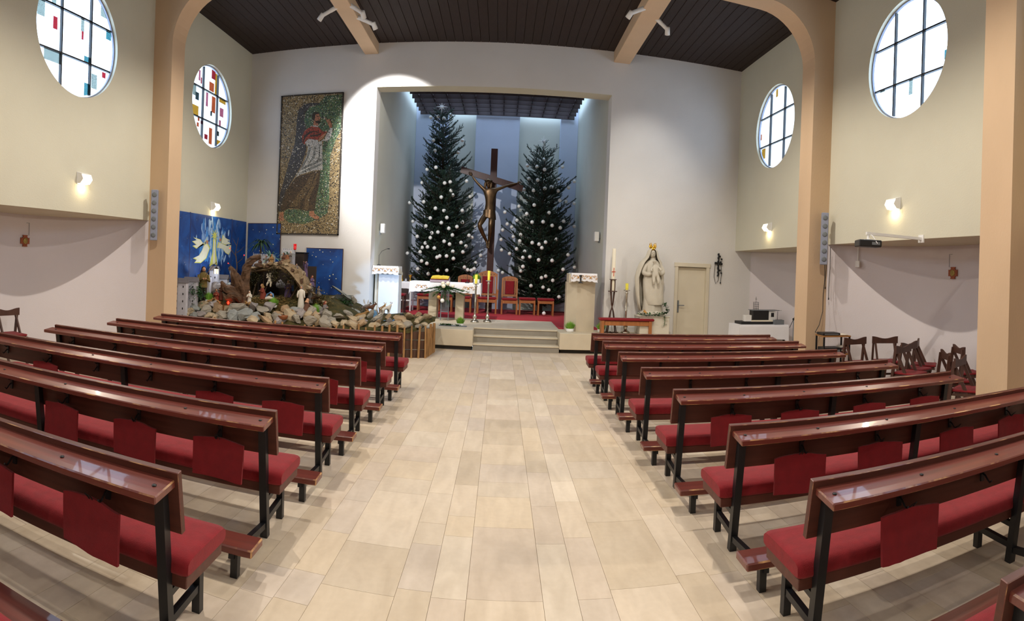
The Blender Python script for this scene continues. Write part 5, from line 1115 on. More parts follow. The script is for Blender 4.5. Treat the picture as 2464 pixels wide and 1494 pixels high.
# ================================================================ nativity scene in the left front corner
mk('moss', '2a2f12', .95, 0, 7, bump=.9, bscale=60, col2='54491f')
mk('crib_board', '4b3020', .7, .25, 4, (6, 1, 1)); mk('stick_bark', '9a7347', .8, .35, 9, (3, 3, .6), bump=.3); mk('driftwood', '553c28', .8, .45, 6, (1, 1, 2.5), bump=.6, bscale=18)
mk('rock_grey', '928c80', .85, .18, 5, bump=.5, bscale=18); mk('rock_blue', '868a88', .85, .18, 5, bump=.5, bscale=18); mk('rock_tan', 'a8977c', .85, .2, 5, bump=.5, bscale=18); mk('rock_rust', 'a38a6c', .85, .25, 4, bump=.5, bscale=18); mk('rock_lilac', '8d8684', .85, .2, 5, bump=.5, bscale=18)
mk('crust', '7d6a50', .95, 0, 9, bump=1, bscale=28, col2='9c8668'); mk('hay', 'b89a5e', .9, .3, 30)
mk('card_grey', 'bdbcc4', .85, .08, 8); mk('card_roof', '6e6a6e', .85, .1, 8); mk('skin_clay', 'b98a68', .6, .1); mk('fig_white', 'd8d2c4', .8, .06); mk('fig_brown', '5b3a28', .8, .15); mk('fig_red', '7d3626', .8, .15); mk('fig_olive', '6a5a2c', .8, .12); mk('fig_purple', '5d4a6e', .8, .12); mk('fig_blue', '5f88b8', .8, .1); mk('fig_grey', '77706e', .8, .1); mk('fig_dark', '2e221c', .8, .15); mk('fur_tan', '9a7648', .9, .3, 30, bump=.6, bscale=60); mk('fur_white', 'd9d4cc', .9, .15, 30, bump=.5, bscale=60)
mk('foil_blue', '7fb4e6', .2, .1, 8, metal=.5, bump=.6, bscale=20); mk('terracotta', '8a5230', .7, .1); mk('palm_green', '2a4a2c', .6, .2, 10); mk('agave_green', '5f8a72', .6, .15, 10)
mk('glow_red', 'ff3020', .4, 0, emit='ff2010', estr=6); mk('glow_warm', 'fff0d0', .4, 0, emit='ffe0a0', estr=5); mk('glass_red', 'b01018', .2, 0, emit='d01018', estr=.5)
mk('paint_pale', 'e8ecd8', .6, .06, 12); mk('paint_yellow', 'd8dc70', .6, .06, 12)
def starry(name, cloud=False):
    m = mk(name, '1a58ac', .55, 0, 2.2, col2='0f2f6c', distort=1.2); N = m.node_tree.nodes; L = m.node_tree.links; b = N['Principled BSDF']; src = b.inputs['Base Color'].links[0].from_socket
    tc = N.new('ShaderNodeTexCoord'); v = N.new('ShaderNodeTexVoronoi'); v.inputs['Scale'].default_value = 11; L.new(tc.outputs['Object'], v.inputs['Vector'])
    sp = N.new('ShaderNodeSeparateColor'); L.new(v.outputs['Color'], sp.inputs[0]); th = N.new('ShaderNodeMath'); th.operation = 'MULTIPLY'; th.inputs[1].default_value = .2; L.new(sp.outputs[0], th.inputs[0])
    lt = N.new('ShaderNodeMath'); lt.operation = 'LESS_THAN'; L.new(v.outputs['Distance'], lt.inputs[0]); L.new(th.outputs[0], lt.inputs[1])
    mx = N.new('ShaderNodeMixRGB'); mx.inputs[2].default_value = (*lin('dcdcc0'), 1); L.new(lt.outputs[0], mx.inputs[0]); L.new(src, mx.inputs[1]); L.new(mx.outputs[0], b.inputs['Base Color'])
starry('night_paint'); mk('cloud_paint', '1c5cb2', .55, 0, 4, (1, 2.2, 1), col2='a4c8ee', distort=1.8, detail=8)
def yfr(X): return 11.31+(X+1.7)*.2925
def smo(t): t = min(1, max(0, t)); return t*t*(3-2*t)
def gz(X, Y): return .57+(.48-.30*smo((X+3.9)/1.0))*smo((Y-yfr(X))/1.35)
# ---- backdrop boards
BD = []
for y0, y1, lb in ((9.93, 10.6, 'nearest the left pier'), (10.6, 12.58, 'with painted angels and comet'), (12.58, 13.40, 'next to the corner')):
    t = thing('backdrop_board', 'blue starry backdrop board on the left wall, '+lb, 'backdrop', (WL, y0, 1.0)); b = B(); b.box(.005, .03, .004, y1-y0-.004, 0, 1.83); b.obj('board', 'night_paint', t)
    b = B(); b.box(.005, .034, -.004, .004, 0, 1.84); b.obj('edge_strip', 'wood_fold', t); BD.append(t)
def paint(name, mat, pts, lay, t=BD[1], y0=10.6):
    b = B(); b.prism([(min(max(y-y0, .01), 1.96), z-1.0) for y, z in pts], .029, .031+.0015*lay, 'x'); return b.obj(name, mat, t)
mk('stroke_mid', '3f84d0', .55, .15, 20); mk('stroke_pale', 'a9cbee', .55, .1, 20)
rs_ = random.Random(31)
for nm, mt_, n_, w0 in (('deep', 'cloud_paint', 70, .07), ('mid', 'stroke_mid', 60, .05), ('pale', 'stroke_pale', 34, .035)):
    b = B()
    for k in range(n_):
        y = min(12.5, max(10.72, rs_.gauss(11.68, .3))); z = min(2.68, max(1.62, rs_.gauss(2.2, .24))); h = rs_.uniform(.06, .17); wd = w0*rs_.uniform(.5, 1.2); s = rs_.uniform(-.05, .05)
        x_ = .0302+.0004*{'deep': 0, 'mid': 1, 'pale': 2}[nm]+.000004*k
        b.add([(x_, y-10.6+wd*math.cos(q*PI/4)+s*math.sin(q*PI/4), z-1.0+h*math.sin(q*PI/4)) for q in range(8)], [tuple(range(8))])
    b.obj('painted_glow', mt_, BD[1], kind='stuff')
AL_ = [(11.34, 2.18), (11.46, 2.08), (11.32, 1.86), (11.1, 1.76), (10.85, 1.76), (10.93, 1.82), (10.79, 1.85), (11.02, 1.91), (11.14, 2.02), (11.21, 2.12)]; WG = [(11.2, 2.16), (11.33, 2.34), (11.27, 2.23), (11.1, 2.14), (10.9, 2.07), (10.74, 2.12), (10.9, 2.14), (10.72, 2.21), (10.92, 2.24), (10.76, 2.29), (11.04, 2.26)]
AR_ = [(11.88, 2.11), (11.94, 2.23), (12.1, 2.21), (12.35, 2.16), (12.56, 2.19), (12.56, 2.06), (12.43, 1.97), (12.27, 2.01), (12.14, 2.09)]; WR_ = [(12.07, 2.22), (12.12, 2.42), (12.26, 2.35), (12.47, 2.31), (12.35, 2.29), (12.51, 2.24), (12.27, 2.2)]
def grow(p, s): cx = sum(a for a, _ in p)/len(p); cz = sum(c for _, c in p)/len(p); return [(cx+(a-cx)*s, cz+(c-cz)*s) for a, c in p]
for nm, p in (('painted_gown', AL_), ('painted_wing', WG), ('painted_gown', AR_), ('painted_wing', WR_)): paint(nm, 'paint_yellow', grow(p, 1.13), 1); paint(nm, 'paint_pale', p, 2)
for cy, cz, r in ((11.36, 2.22, .05), (11.99, 2.3, .05)): paint('painted_head', 'skin_clay', [(cy+r*math.cos(a*PI/6), cz+r*.9*math.sin(a*PI/6)) for a in range(12)], 3)
paint('painted_beam', 'paint_yellow', [(11.64, 2.3), (11.78, 2.3), (11.78, 2.06), (11.88, 1.7), (11.68, 1.72), (11.5, 1.66), (11.62, 1.98)], 2); paint('painted_beam', 'paint_pale', [(11.67, 2.3), (11.73, 2.3), (11.74, 2.06), (11.78, 1.72), (11.65, 1.72)], 3)
paint('painted_star', 'paint_yellow', [(11.70+(.17 if k % 2 == 0 else .06)*math.cos(2*PI*k/18), 2.38+(.15 if k % 2 == 0 else .05)*math.sin(2*PI*k/18)) for k in range(18)], 4)
for x0, x1, z0, z1, lb in ((-6.40, -5.49, 1.0, 2.79, 'in the corner left of the mosaic'), (-4.77, -3.83, 1.06, 2.19, 'standing alone below the mosaic')):
    t = thing('backdrop_board', 'blue starry backdrop board on the front wall, '+lb, 'backdrop', (x0, YF, z0)); b = B(); b.box(0, x1-x0, -.045, -.02, 0, z1-z0); b.obj('board', 'night_paint', t)
    b = B(); b.box(-.008, x1-x0+.008, -.05, -.018, z1-z0, z1-z0+.012); b.obj('edge_strip', 'wood_fold', t); b = B(); b.box(x1-x0, x1-x0+.012, -.05, -.018, 0, z1-z0); b.obj('edge_strip', 'wood_fold', t); b = B(); b.box(.1, .14, -.02, 0, .1, z1-z0-.1); b.obj('batten', 'wood_fold', t)
# ---- stage: box front of boards and pickets, mossy ground
STG = thing('crib_stage', 'mossy crib stage with brown board front and rough pickets', 'crib stage', (0, 0, 0))
b = B(); nx, ny = 70, 34; vs = []
for j in range(ny+1):
    for i in range(nx+1):
        X = -6.44+5.06*i/nx; yb = 13.38 if X < -3.2 else 13.38-.62*smo((X+3.2)/.2); y0 = yfr(X)+.02+(.9*smo((X+1.75)/.36) if X > -1.75 else 0); Y = y0+(yb-y0)*j/ny
        vs.append((X, Y, gz(X, Y)+.05*noise.noise(Vector((X*3, Y*3, 0)))+.03*noise.noise(Vector((X*8, Y*8, 3)))-(.05 if j == 0 else 0)))
b.add(vs, [(j*(nx+1)+i, j*(nx+1)+i+1, (j+1)*(nx+1)+i+1, (j+1)*(nx+1)+i) for j in range(ny) for i in range(nx)], True); b.obj('mossy_ground', 'moss', STG)
P0, P1, P2, P3 = Vector((-6.42, yfr(-6.42), 0)), Vector((-1.72, 11.33, 0)), Vector((-1.45, 11.43, 0)), Vector((-1.38, 12.3, 0))
for a, c in ((P0, P1), (P1, P2), (P2, P3)):
    for z in (.05, .24, .43):
        b = B(); n = (c-a).cross(Vector((0, 0, 1))).normalized()*-.03; b.bar(a+n+Vector((0, 0, z+.02)), c+n+Vector((0, 0, z+.02)), .03, .15 if z > .3 else .17); b.obj('front_board', 'crib_board', STG)
rn = random.Random(21); npk = 0
pk = [P0.lerp(P1, i/32) for i in range(33)]+[P1.lerp(P2, .5), P2]+[P2.lerp(P3, i/7) for i in range(1, 8)]
for p in pk:
    h = rn.uniform(.56, .66); dx = rn.uniform(-.02, .02); r = rn.uniform(.018, .028)
    b = B(); b.tube([p+Vector((0, -.02, 0)), p+Vector((dx*.5, -.025, h*.5)), p+Vector((dx, -.02, h))], [r*1.1, r, r*.9], 6); b.obj('picket', 'stick_bark', STG)
# ---- rocks along the edge (each its own)
RK = '-6.2,10.30 -6.3,10.16 -6.05,10.2 -6.17,10.45 -5.92,10.50 -5.71,10.66 -5.5,10.72 -5.3,10.75 -5.07,10.75 -4.84,10.9 -4.72,11.05 -5.06,10.55 -4.86,10.62 -4.6,10.75 -4.47,10.9 -4.2,10.95 -4.02,10.85 -3.85,11 -3.69,11.05 -3.5,11.28 -3.35,11.1 -3.12,11.2 -3.03,11.5 -2.76,11.22 -2.5,11.25 -2.26,11.32 -2.01,11.35 -1.85,11.55 -1.61,11.52 -1.52,11.75 -1.92,12.1 -1.69,12.05 -2.26,11.7 -2.56,11.66 -5.75,10.35 -5.5,10.42 -5.25,10.45 -5.9,10.28 -4.6,10.62 -4.33,10.68 -2.9,11.7 -3.2,11.75 -2.1,11.9 -1.55,12.3 -1.8,12.45 -3.7,11.35 -4.4,10.78 -2.35,12.0 -2.7,11.95'.split()
MT = ['rock_grey', 'rock_blue', 'rock_tan', 'rock_rust', 'rock_lilac', 'rock_grey', 'rock_tan']; CN = {'rock_grey': 'grey', 'rock_blue': 'blue-grey', 'rock_tan': 'tan', 'rock_rust': 'rust-tinged', 'rock_lilac': 'lilac-grey'}
RL = [tuple(float(v) for v in q.split(',')) for q in RK]
for k in range(900):
    X = rn.uniform(-6.3, -1.6); Y = yfr(X)+rn.uniform(.05, .62)+(.5*smo((X+1.9)/.4) if X > -1.9 else 0)
    if min((X-a)**2+(Y-c)**2 for a, c in RL) > .17**2 and len(RL) < 84: RL.append((round(X, 2), round(Y, 2)))
RL.sort()
cnt = {}
for i, (x, y) in enumerate(RL):
    m_ = MT[rn.randrange(len(MT))]; s = rn.uniform(.12, .20)*(1 if x < -3.3 else .95); h = s*rn.uniform(.7, 1.05) if x < -3.3 else s*.55
    cnt[m_] = cnt.get(m_, 0)+1
    b = B(); b.rock((0, 0, 0), s*rn.uniform(1, 1.45), s*rn.uniform(.7, 1), h, 100+i)
    zc = max(gz(x, y), .57)+h*.55
    b.obj('rock', m_, None, (x, y, zc), 0, '%s rock on the crib edge, %s of the %s ones from the left' % (CN[m_], ordn(cnt[m_]), CN[m_]), 'rock', 'rocks along the crib edge')
for i, (x, y, s, m_, lb) in enumerate([(-6.1, 11.25, .28, 'rock_lilac', 'big pale boulder behind the lantern man'), (-5.85, 11.45, .22, 'rock_blue', 'pale boulder left of the driftwood root'), (-5.75, 11.7, .26, 'rock_grey', 'high grey boulder behind the driftwood root'), (-4.35, 12.3, .2, 'rock_grey', 'grey boulder right of the grotto'), (-6.25, 10.55, .13, 'rock_tan', 'flat tan stone beside the left pier')]):
    b = B(); b.rock((0, 0, 0), s, s*.8, s*.8, 300+i, 9); b.obj('boulder', m_, None, (x, y, gz(x, y)+s*.5), 0, lb, 'rock')
# ---- driftwood trunk, root, grotto
DW = thing('driftwood_trunk', 'twisted driftwood trunk with broad roots at the left of the grotto', 'driftwood', (-5.35, 11.15, .9))
def gnarl(name, pts, rs, root, mat='driftwood', seed=0, amp=.55, flat=1., n=12, sub=4):
    """knotty branch: smooth path with lumpy cross sections"""
    P = [Vector(p) for p in pts]; fine = []
    for k in range(len(P)-1):
        for q in range(sub):
            t = q/sub; a_, c_ = P[max(k-1, 0)], P[min(k+2, len(P)-1)]
            m0, m1 = (P[k+1]-a_)*.5, (c_-P[k])*.5; t2, t3 = t*t, t*t*t
            fine.append((P[k]*(2*t3-3*t2+1)+m0*(t3-2*t2+t)+P[k+1]*(-2*t3+3*t2)+m1*(t3-t2), rs[k]+(rs[k+1]-rs[k])*t))
    fine.append((P[-1], rs[-1])); b = B(); rings = []
    for k, (p, r) in enumerate(fine):
        d = fine[min(k+1, len(fine)-1)][0]-fine[max(k-1, 0)][0]; m = frame(d, (0, 1, 0))
        rings.append([p+m @ Vector((math.cos(2*PI*j/n)*r*flat, math.sin(2*PI*j/n)*r, 0))*(1+amp*noise.noise(Vector((k*.45+seed, math.cos(2*PI*j/n)*1.4, math.sin(2*PI*j/n)*1.4+seed)))) for j in range(n)])
    b.ring(rings, True, (True, True), False); return b.obj(name, mat, root)
gnarl('stem', [(.1, -.1, -.05), (.06, -.05, .15), (.02, 0, .45), (0, .02, .7), (.05, .04, .86), (.18, .05, .98), (.32, .06, 1.03)], [.13, .1, .085, .09, .08, .07, .04], DW, seed=1)
for k, (pts, rs) in enumerate((([(0, 0, .25), (-.1, -.05, .36), (-.22, -.05, .58), (-.36, -.05, .78)], [.12, .14, .1, .03]), ([(-.02, -.02, .2), (-.2, -.12, .24), (-.4, -.15, .32), (-.5, -.15, .46)], [.1, .11, .08, .025]), ([(0, -.05, .08), (-.15, -.2, .16), (-.32, -.24, .12), (-.4, -.24, .2)], [.1, .1, .06, .02]), ([(0, .05, .1), (-.1, .02, .3), (-.24, .0, .42), (-.2, .02, .6)], [.12, .12, .09, .05]), ([(.02, -.05, .1), (.02, -.12, .3), (-.06, -.1, .5)], [.09, .08, .05]))): gnarl('root', pts, rs, DW, seed=k*3+5)
GR = thing('grotto', 'rough rock arch of the stable grotto hung with moss', 'grotto', (0, 0, 0))
def crust(name, pts, rs, sy, mat='crust', seed=0):
    b = B(); rings = []; n = 12
    for k, (p, r) in enumerate(zip(pts, rs)):
        p = Vector(p); d = Vector(pts[min(k+1, len(pts)-1)])-Vector(pts[max(k-1, 0)]); m = frame(d, (0, 1, 0))
        rings.append([p+m @ Vector((math.cos(2*PI*j/n)*sy, math.sin(2*PI*j/n)*r, 0))*(1+.75*noise.noise(Vector((k*1.3+seed, j*1.1, seed)))) for j in range(n)])
    b.ring(rings, True, (True, True), False); return b.obj(name, mat, GR)
crust('roof_slab', [(-5.42, 11.75, 1.6), (-5.2, 11.78, 1.66), (-4.95, 11.8, 1.72), (-4.7, 11.8, 1.74), (-4.48, 11.78, 1.66), (-4.3, 11.75, 1.5), (-4.16, 11.72, 1.32), (-4.08, 11.7, 1.15)], [.05, .07, .08, .1, .13, .12, .1, .07], .3)
crust('right_pier', [(-4.28, 11.8, .9), (-4.3, 11.8, 1.15), (-4.35, 11.85, 1.45)], [.14, .13, .1], .22, 'moss', 3); crust('left_pier', [(-5.5, 11.9, .9), (-5.5, 11.9, 1.3), (-5.4, 11.9, 1.62)], [.07, .06, .08], .2, 'moss', 5); crust('back_wall', [(-5.5, 12.45, 1.0), (-5.5, 12.45, 1.35), (-5.5, 12.45, 1.75)], [.05, .05, .05], .25, 'fig_dark', 7)
for k in range(26):   # rough stones set on the arch and its right-hand slope
    u = k/25; x = -5.4+1.62*u; z = 1.62+.16*math.sin(min(1, u*1.55)*PI*.62) if u < .5 else 1.78-1.05*(u-.5)**1.25*1.9; s = rn.uniform(.07, .12)
    b = B(); b.rock((x+rn.uniform(-.03, .03), 11.6+rn.uniform(-.1, .16), z+rn.uniform(-.03, .05)), s*1.2, s, s*.7, 500+k); b.obj('arch_stone', ('crust', 'rock_tan', 'crust', 'driftwood')[k % 4], GR)
for k in range(9): gnarl('dry_stick', [(-5.35+.13*k, 11.55, 1.0+.05*(k % 3)), (-5.3+.13*k+rn.uniform(-.1, .1), 11.6, 1.3), (-5.25+.13*k+rn.uniform(-.15, .15), 11.7, 1.62)], [.014, .012, .008], GR, 'bark', 40+k, .4, 1, 6, 2) if k not in (3, 4, 5) else None
b = B(); b.box(-5.55, -4.2, 12.5, 12.56, .9, 1.75); b.obj('cave_back', 'fig_dark', GR); b = B(); b.rock((-4.98, 12.35, 1.3), .16, .08, .2, 41); b.obj('pale_stone', 'card_grey', GR)
b = B(); b.prism([(-4.72, 1.28), (-4.35, 1.36), (-4.35, 1.15), (-4.5, 1.2), (-4.68, 1.16)], 12.1, 12.12, 'y'); b.obj('blue_drape', 'fig_blue', GR)
nd = B()
def tuft(c, w, d, h, n, l=.06):
    for _ in range(n):
        p = Vector(c)+Vector((rn.gauss(0, w), rn.gauss(0, d), rn.gauss(0, h))); a = rn.random()*6.28; o = Vector((math.cos(a), math.sin(a), rn.uniform(-1, .4))).normalized()*l*rn.uniform(.6, 1.2); s = o.cross(Vector((0, 0, 1))).normalized()*l*.22
        nd.add([p, p+o*.5+s, p+o, p+o*.5-s], [(0, 1, 2, 3)])
tuft((-4.82, 11.52, 1.56), .08, .05, .1, 520); tuft((-5.3, 11.55, 1.5), .1, .05, .08, 300); tuft((-4.5, 11.5, 1.45), .1, .05, .09, 260); tuft((-3.95, 11.62, 1.15), .12, .08, .12, 300); tuft((-4.6, 11.6, 1.72), .1, .08, .04, 120); tuft((-4.25, 11.7, 1.05), .08, .08, .1, 250); tuft((-5.42, 11.75, 1.4), .05, .05, .16, 220); tuft((-4.05, 11.7, .98), .1, .1, .06, 250); nd.obj('moss_tufts', 'moss', GR, kind='stuff')
nd = B(); tuft((-3.85, 11.75, 1.0), .12, .1, .07, 420, .08); t = thing('crib_shrub', 'low olive-brown shrub right of the grotto foot', 'shrub', (0, 0, 0)); nd.obj('leaves', 'fig_olive', t, kind='stuff'); b = B(); b.tube([(-3.85, 11.75, .85), (-3.84, 11.75, 1.05)], .01, 5); b.obj('stem', 'bark', t)
nd = B(); tuft((-6.2, 10.5, 1.12), .09, .08, .1, 700, .06); t = thing('crib_shrub', 'small dark green shrub beside the left pier', 'shrub', (0, 0, 0)); nd.obj('leaves', 'leaf_green', t, kind='stuff'); b = B(); b.tube([(-6.2, 10.5, .72), (-6.2, 10.5, 1.1)], .012, 5); b.obj('stem', 'bark', t)
nd = B()
for (cx, cy, w, n) in ((-5.05, 11.3, .14, 500), (-4.6, 11.5, .13, 500), (-4.5, 11.22, .12, 350)):
    for _ in range(n):
        p = Vector((rn.gauss(cx, w), rn.gauss(cy, .09), 0)); p.z = gz(p.x, p.y)+abs(rn.gauss(.02, .02)); a = rn.random()*6.28; o = Vector((math.cos(a), math.sin(a), rn.uniform(-.1, .3)))*.06; s = Vector((-math.sin(a), math.cos(a), 0))*.004
        nd.add([p-s, p+s, p+o+s, p+o-s], [(0, 1, 2, 3)])
nd.obj('hay', 'hay', label='loose straw strewn before the grotto', cat='straw', kind='stuff')
# plants
PT = thing('palm', 'small dark palm in front of the corner backdrop board', 'palm', (-5.72, 12.75, 2.05)); b = B(); b.tube([(0, 0, -1.05), (0, 0, 0), (0, 0, .2)], [.03, .025, .02], 7); b.obj('stem', 'bark', PT)
def fronds(t, c, n, L_, mat, droop, wid, name='frond', el0=.2, el1=1.2):
    for k in range(n):
        a = 2*PI*k/n+rn.uniform(-.2, .2); el = rn.uniform(el0, el1); d = Vector((math.cos(a)*math.cos(el), math.sin(a)*math.cos(el), math.sin(el))); b = B(); side = Vector((-math.sin(a), math.cos(a), 0)); l = L_*rn.uniform(.8, 1.15); pl, pr2 = [], []
        for i in range(7):
            s = i/6; p = Vector(c)+d*l*s+Vector((0, 0, -droop*l*s*s)); w_ = wid*math.sin(PI*min(1, s*.9+.1))+.001; pl.append(p+side*w_); pr2.append(p-side*w_)
        b.add(pl+pr2, [(i, i+1, i+8, i+7) for i in range(6)], True); b.obj(name, mat, t)
fronds(PT, (0, 0, .2), 40, .46, 'palm_green', .8, .017)
AG = thing('spiky_plant', 'grey-green spiky potted plant on top of the grotto', 'plant', (-5.12, 12.0, 1.84)); fronds(AG, (0, 0, .05), 30, .48, 'agave_green', .5, .013, 'leaf'); b = B(); b.lathe([(.05, -.06), (.07, .05), (.06, .05)], 12); b.obj('pot', 'terracotta', AG)
AG = thing('spiky_plant', 'arching spiky plant beside the red lamp', 'plant', (-4.95, 12.6, 2.0)); fronds(AG, (0, 0, 0), 14, .32, 'agave_green', .7, .011, 'leaf', .3, 1.1); b = B(); b.lathe([(.05, -.6), (.06, 0), (.05, 0)], 12); b.obj('pot', 'terracotta', AG)
wheat_pot((-6.08, 10.86, gz(-6.08, 10.86)+.01), 'wheat grass pot at the feet of the lantern man', .085, .19, .05, seed=11); wheat_pot((-4.68, 11.18, gz(-4.68, 11.18)+.01), 'wheat grass pot in the middle of the crib before the straw', .085, .19, .05, seed=12); wheat_pot((-3.75, 11.28, gz(-3.75, 11.28)+.01), 'wheat grass pot at the right of the kneeling brown figure', .085, .2, .05, seed=13)
t = thing('bare_branch', 'bare branch with tiny lights behind the driftwood', 'branch', (-5.85, 11.7, 1.2)); b = B()
b.tube([(0, 0, 0), (.02, 0, .5), (-.03, 0, .8), (.03, 0, 1.15)], [.02, .015, .01, .004], 6)
for z, dx, dz in ((.4, -.25, .2), (.55, .22, .22), (.7, -.2, .25), (.8, .18, .15), (.95, -.12, .18)): b.tube([(0, 0, z), (dx*.6, .02, z+dz*.5), (dx, 0, z+dz)], [.009, .006, .003], 5)
b.obj('twigs', 'bark', t); b = B(); [b.ball(q, .012, 6) for q in ((-.2, -.02, .55), (.2, -.02, .75), (-.17, -.02, .9))]; b.obj('lights', 'glow_red', t, kind='stuff')
# ---- cardboard town
def house(x, y, w, d, h, label, roof=True, rz=.15, tower=False):
    z = gz(x, y)-.03; t = thing('cardboard_house', label, 'model house', (x, y, z), rz); b = B(); b.box(-w/2, w/2, -d/2, d/2, 0, h); b.obj('walls', 'card_grey', t)
    if roof: b = B(); b.prism([(-d/2-.02, h), (d/2+.02, h), (0, h+.1)], -w/2-.015, w/2+.015, 'x'); b.obj('roof', 'card_roof', t)
    else:
        for k in range(int(w/.05)): b = B(); b.box(-w/2+.05*k, -w/2+.05*k+.028, -d/2, -d/2+.03, h, h+.035); b.obj('battlement', 'card_grey', t)
    nw = max(2, int(w/.11))
    for r in range(max(1, int(h/.15))):
        for k in range(nw):
            xx = -w/2+w*(k+.5)/nw+.01*((k*7+r*3) % 3-1); zz = .08+.15*r
            if zz < h-.05: b = B(); b.box(xx-.011, xx+.011, -d/2-.002, -d/2+.004, zz, zz+.042); b.obj('window', 'steel_black', t)
house(-6.28, 10.05, .26, .12, 0.78, 'grey cardboard house touching the left pier', True); house(-6.3, 10.45, .32, .12, 0.66, 'long grey cardboard house behind the small shrub', True); house(-6.28, 11.0, .3, .14, .48, 'grey cardboard castle wall behind the lantern', False); house(-6.25, 11.4, .18, .16, .56, 'tall grey cardboard tower with gable roof', True); house(-6.25, 11.85, .24, .14, .36, 'cardboard house right of the tall tower', True); house(-5.6, 12.7, .55, .1, .95, 'grey cardboard castle on top behind the grotto', False, 0); house(-5.0, 12.8, .3, .1, 1.1, 'pale cardboard castle keep behind the spiky plant', False, 0)
# ---- statuettes
def figure(label, x, y, h, rz, robe_m, hood_m=None, pose='stand', z=None, arms='front', name='crib_figure', cat='figurine', legs=None):
    z = gz(x, y)+.01 if z is None else z; t = thing(name, label, cat, (x, y, z), rz); n = 14
    def sec(L_): 
        b = B(); b.ring([[Vector((cx*h+rx*h*math.cos(2*PI*j/n)*(1+.06*math.sin(5*2*PI*j/n+zz*9)), cy*h+ry*h*math.sin(2*PI*j/n), zz*h)) for j in range(n)] for zz, cx, cy, rx, ry in L_], True, (True, True), True); return b
    if pose == 'stand':
        if legs:
            b = B(); [b.tube([(s*.06*h, 0, 0), (s*.055*h, 0, .22*h), (s*.05*h, 0, .47*h)], [.045*h, .05*h, .06*h], 8) for s in (-1, 1)]; [b.ball((s*.06*h, -.03*h, .02*h), .04*h, 8, (1, 1.7, .7)) for s in (-1, 1)]; b.obj('legs', legs, t)
            S = [(.42, 0, 0, .12, .09), (.5, 0, 0, .12, .09), (.62, 0, 0, .115, .085), (.74, 0, 0, .13, .085), (.81, 0, 0, .1, .07), (.84, 0, 0, .04, .04)]
        else: S = [(0, 0, 0, .16, .13), (.1, 0, 0, .15, .125), (.35, 0, 0, .125, .105), (.55, 0, 0, .11, .09), (.7, 0, 0, .125, .085), (.79, 0, 0, .12, .075), (.83, 0, 0, .06, .05), (.86, 0, 0, .035, .035)]
        hd = (0, -.015, .92); sh = .76
    elif pose == 'kneel': S = [(0, 0, .1, .2, .3), (.12, 0, .1, .2, .28), (.3, 0, .03, .19, .2), (.5, 0, -.02, .17, .15), (.64, 0, -.04, .17, .12), (.72, 0, -.05, .1, .08), (.75, 0, -.05, .05, .05)]; hd = (0, -.09, .86); sh = .62
    else: S = [(0, 0, -.1, .22, .3), (.2, 0, -.08, .21, .26), (.35, 0, 0, .2, .18), (.55, 0, 0, .16, .13), (.68, 0, 0, .16, .11), (.76, 0, 0, .09, .08), (.79, 0, 0, .05, .05)]; hd = (0, -.04, .88); sh = .64
    k = 1 if pose == 'stand' else 1.5
    sec(S).obj('robe', robe_m, t)
    b = B(); r = .062*h*k; c = Vector(hd)*h; b.ball(c, r, 12, (.85, .95, 1.15)); b.ball(c+Vector((0, -r*.95, -r*.05)), r*.2, 6); b.obj('head', 'skin_clay', t)
    b = B(); b.ball(c+Vector((0, r*.25, r*.22)), r*1.08, 12, (.95, .95, 1.05))
    if hood_m not in ('hair',) and hood_m: b.tube([c+Vector((0, r*.5, 0)), c+Vector((0, r*.9, -r*1.4))], [r*.95, r*1.4], 10)
    b.obj('head_cover', 'fig_dark' if hood_m in (None, 'hair') else hood_m, t)
    for s in (-1, 1):
        p = Vector((s*.12*h*(1 if pose == 'stand' else 1.25), hd[1]*h*.5, sh*h)); q = p+Vector((s*.03*h, -.06*h, -.16*h)); e = Vector((s*.03*h, -.16*h*k, sh*h-.1*h)) if arms == 'front' else (p+Vector((s*.04*h, -.02*h, -.28*h)) if arms == 'down' else Vector((s*.1*h, -.1*h, sh*h+.2*h)))
        b = B(); b.tube([p, q, e], [.045*h*k**.5, .04*h*k**.5, .03*h*k**.5], 8); ar = b.obj('sleeve', robe_m, t)
        b = B(); b.ball(e, .03*h*k**.5, 8); [b.tube([e, e+Vector((s*.004*h+(f-1.5)*.012*h, -.035*h, .012*h))], .009*h, 5) for f in range(4)]; b.tube([e, e+Vector((-s*.02*h, -.015*h, .025*h))], .009*h, 5); b.obj('hand', 'skin_clay', ar)
    return t
MN = figure('standing carved man in olive coat and dark trousers holding a lantern pole', -6.18, 10.78, .80, .7, 'fig_olive', 'fig_dark', legs='fig_dark')
LT = thing('lantern', 'small glowing lantern hanging from the carved man\'s pole', 'lantern', (-5.78, 10.62, 1.58)); b = B(); b.box(-.035, .035, -.035, .035, -.05, .05); b.obj('glow_panes', 'glow_warm', LT)
for x in (-.037, .037):
    for y in (-.037, .037): b = B(); b.box(x-.005, x+.005, y-.005, y+.005, -.055, .055); b.obj('frame_bar', 'steel_black', LT)
b = B(); b.lathe([(.06, .05), (.02, .085), (.005, .1)], 8); b.obj('cap', 'steel_black', LT); b = B(); b.tube([(-.33, .1, -.12), (-.15, .05, .06), (0, 0, .2), (.0, 0, .1)], .006, 5); b.obj('pole', 'stick_bark', LT)
lamp_light('POINT', 'lantern_light', (-5.95, 11.2, 1.62), 5, (.75, .85, 1), .05)
figure('small kneeling boy with dogs by the driftwood', -5.92, 10.92, .3, .4, 'fig_red', None, 'kneel'); figure('brown carved king standing behind the kneeling boy', -5.86, 11.02, .34, -.3, 'fig_brown', 'fig_red')
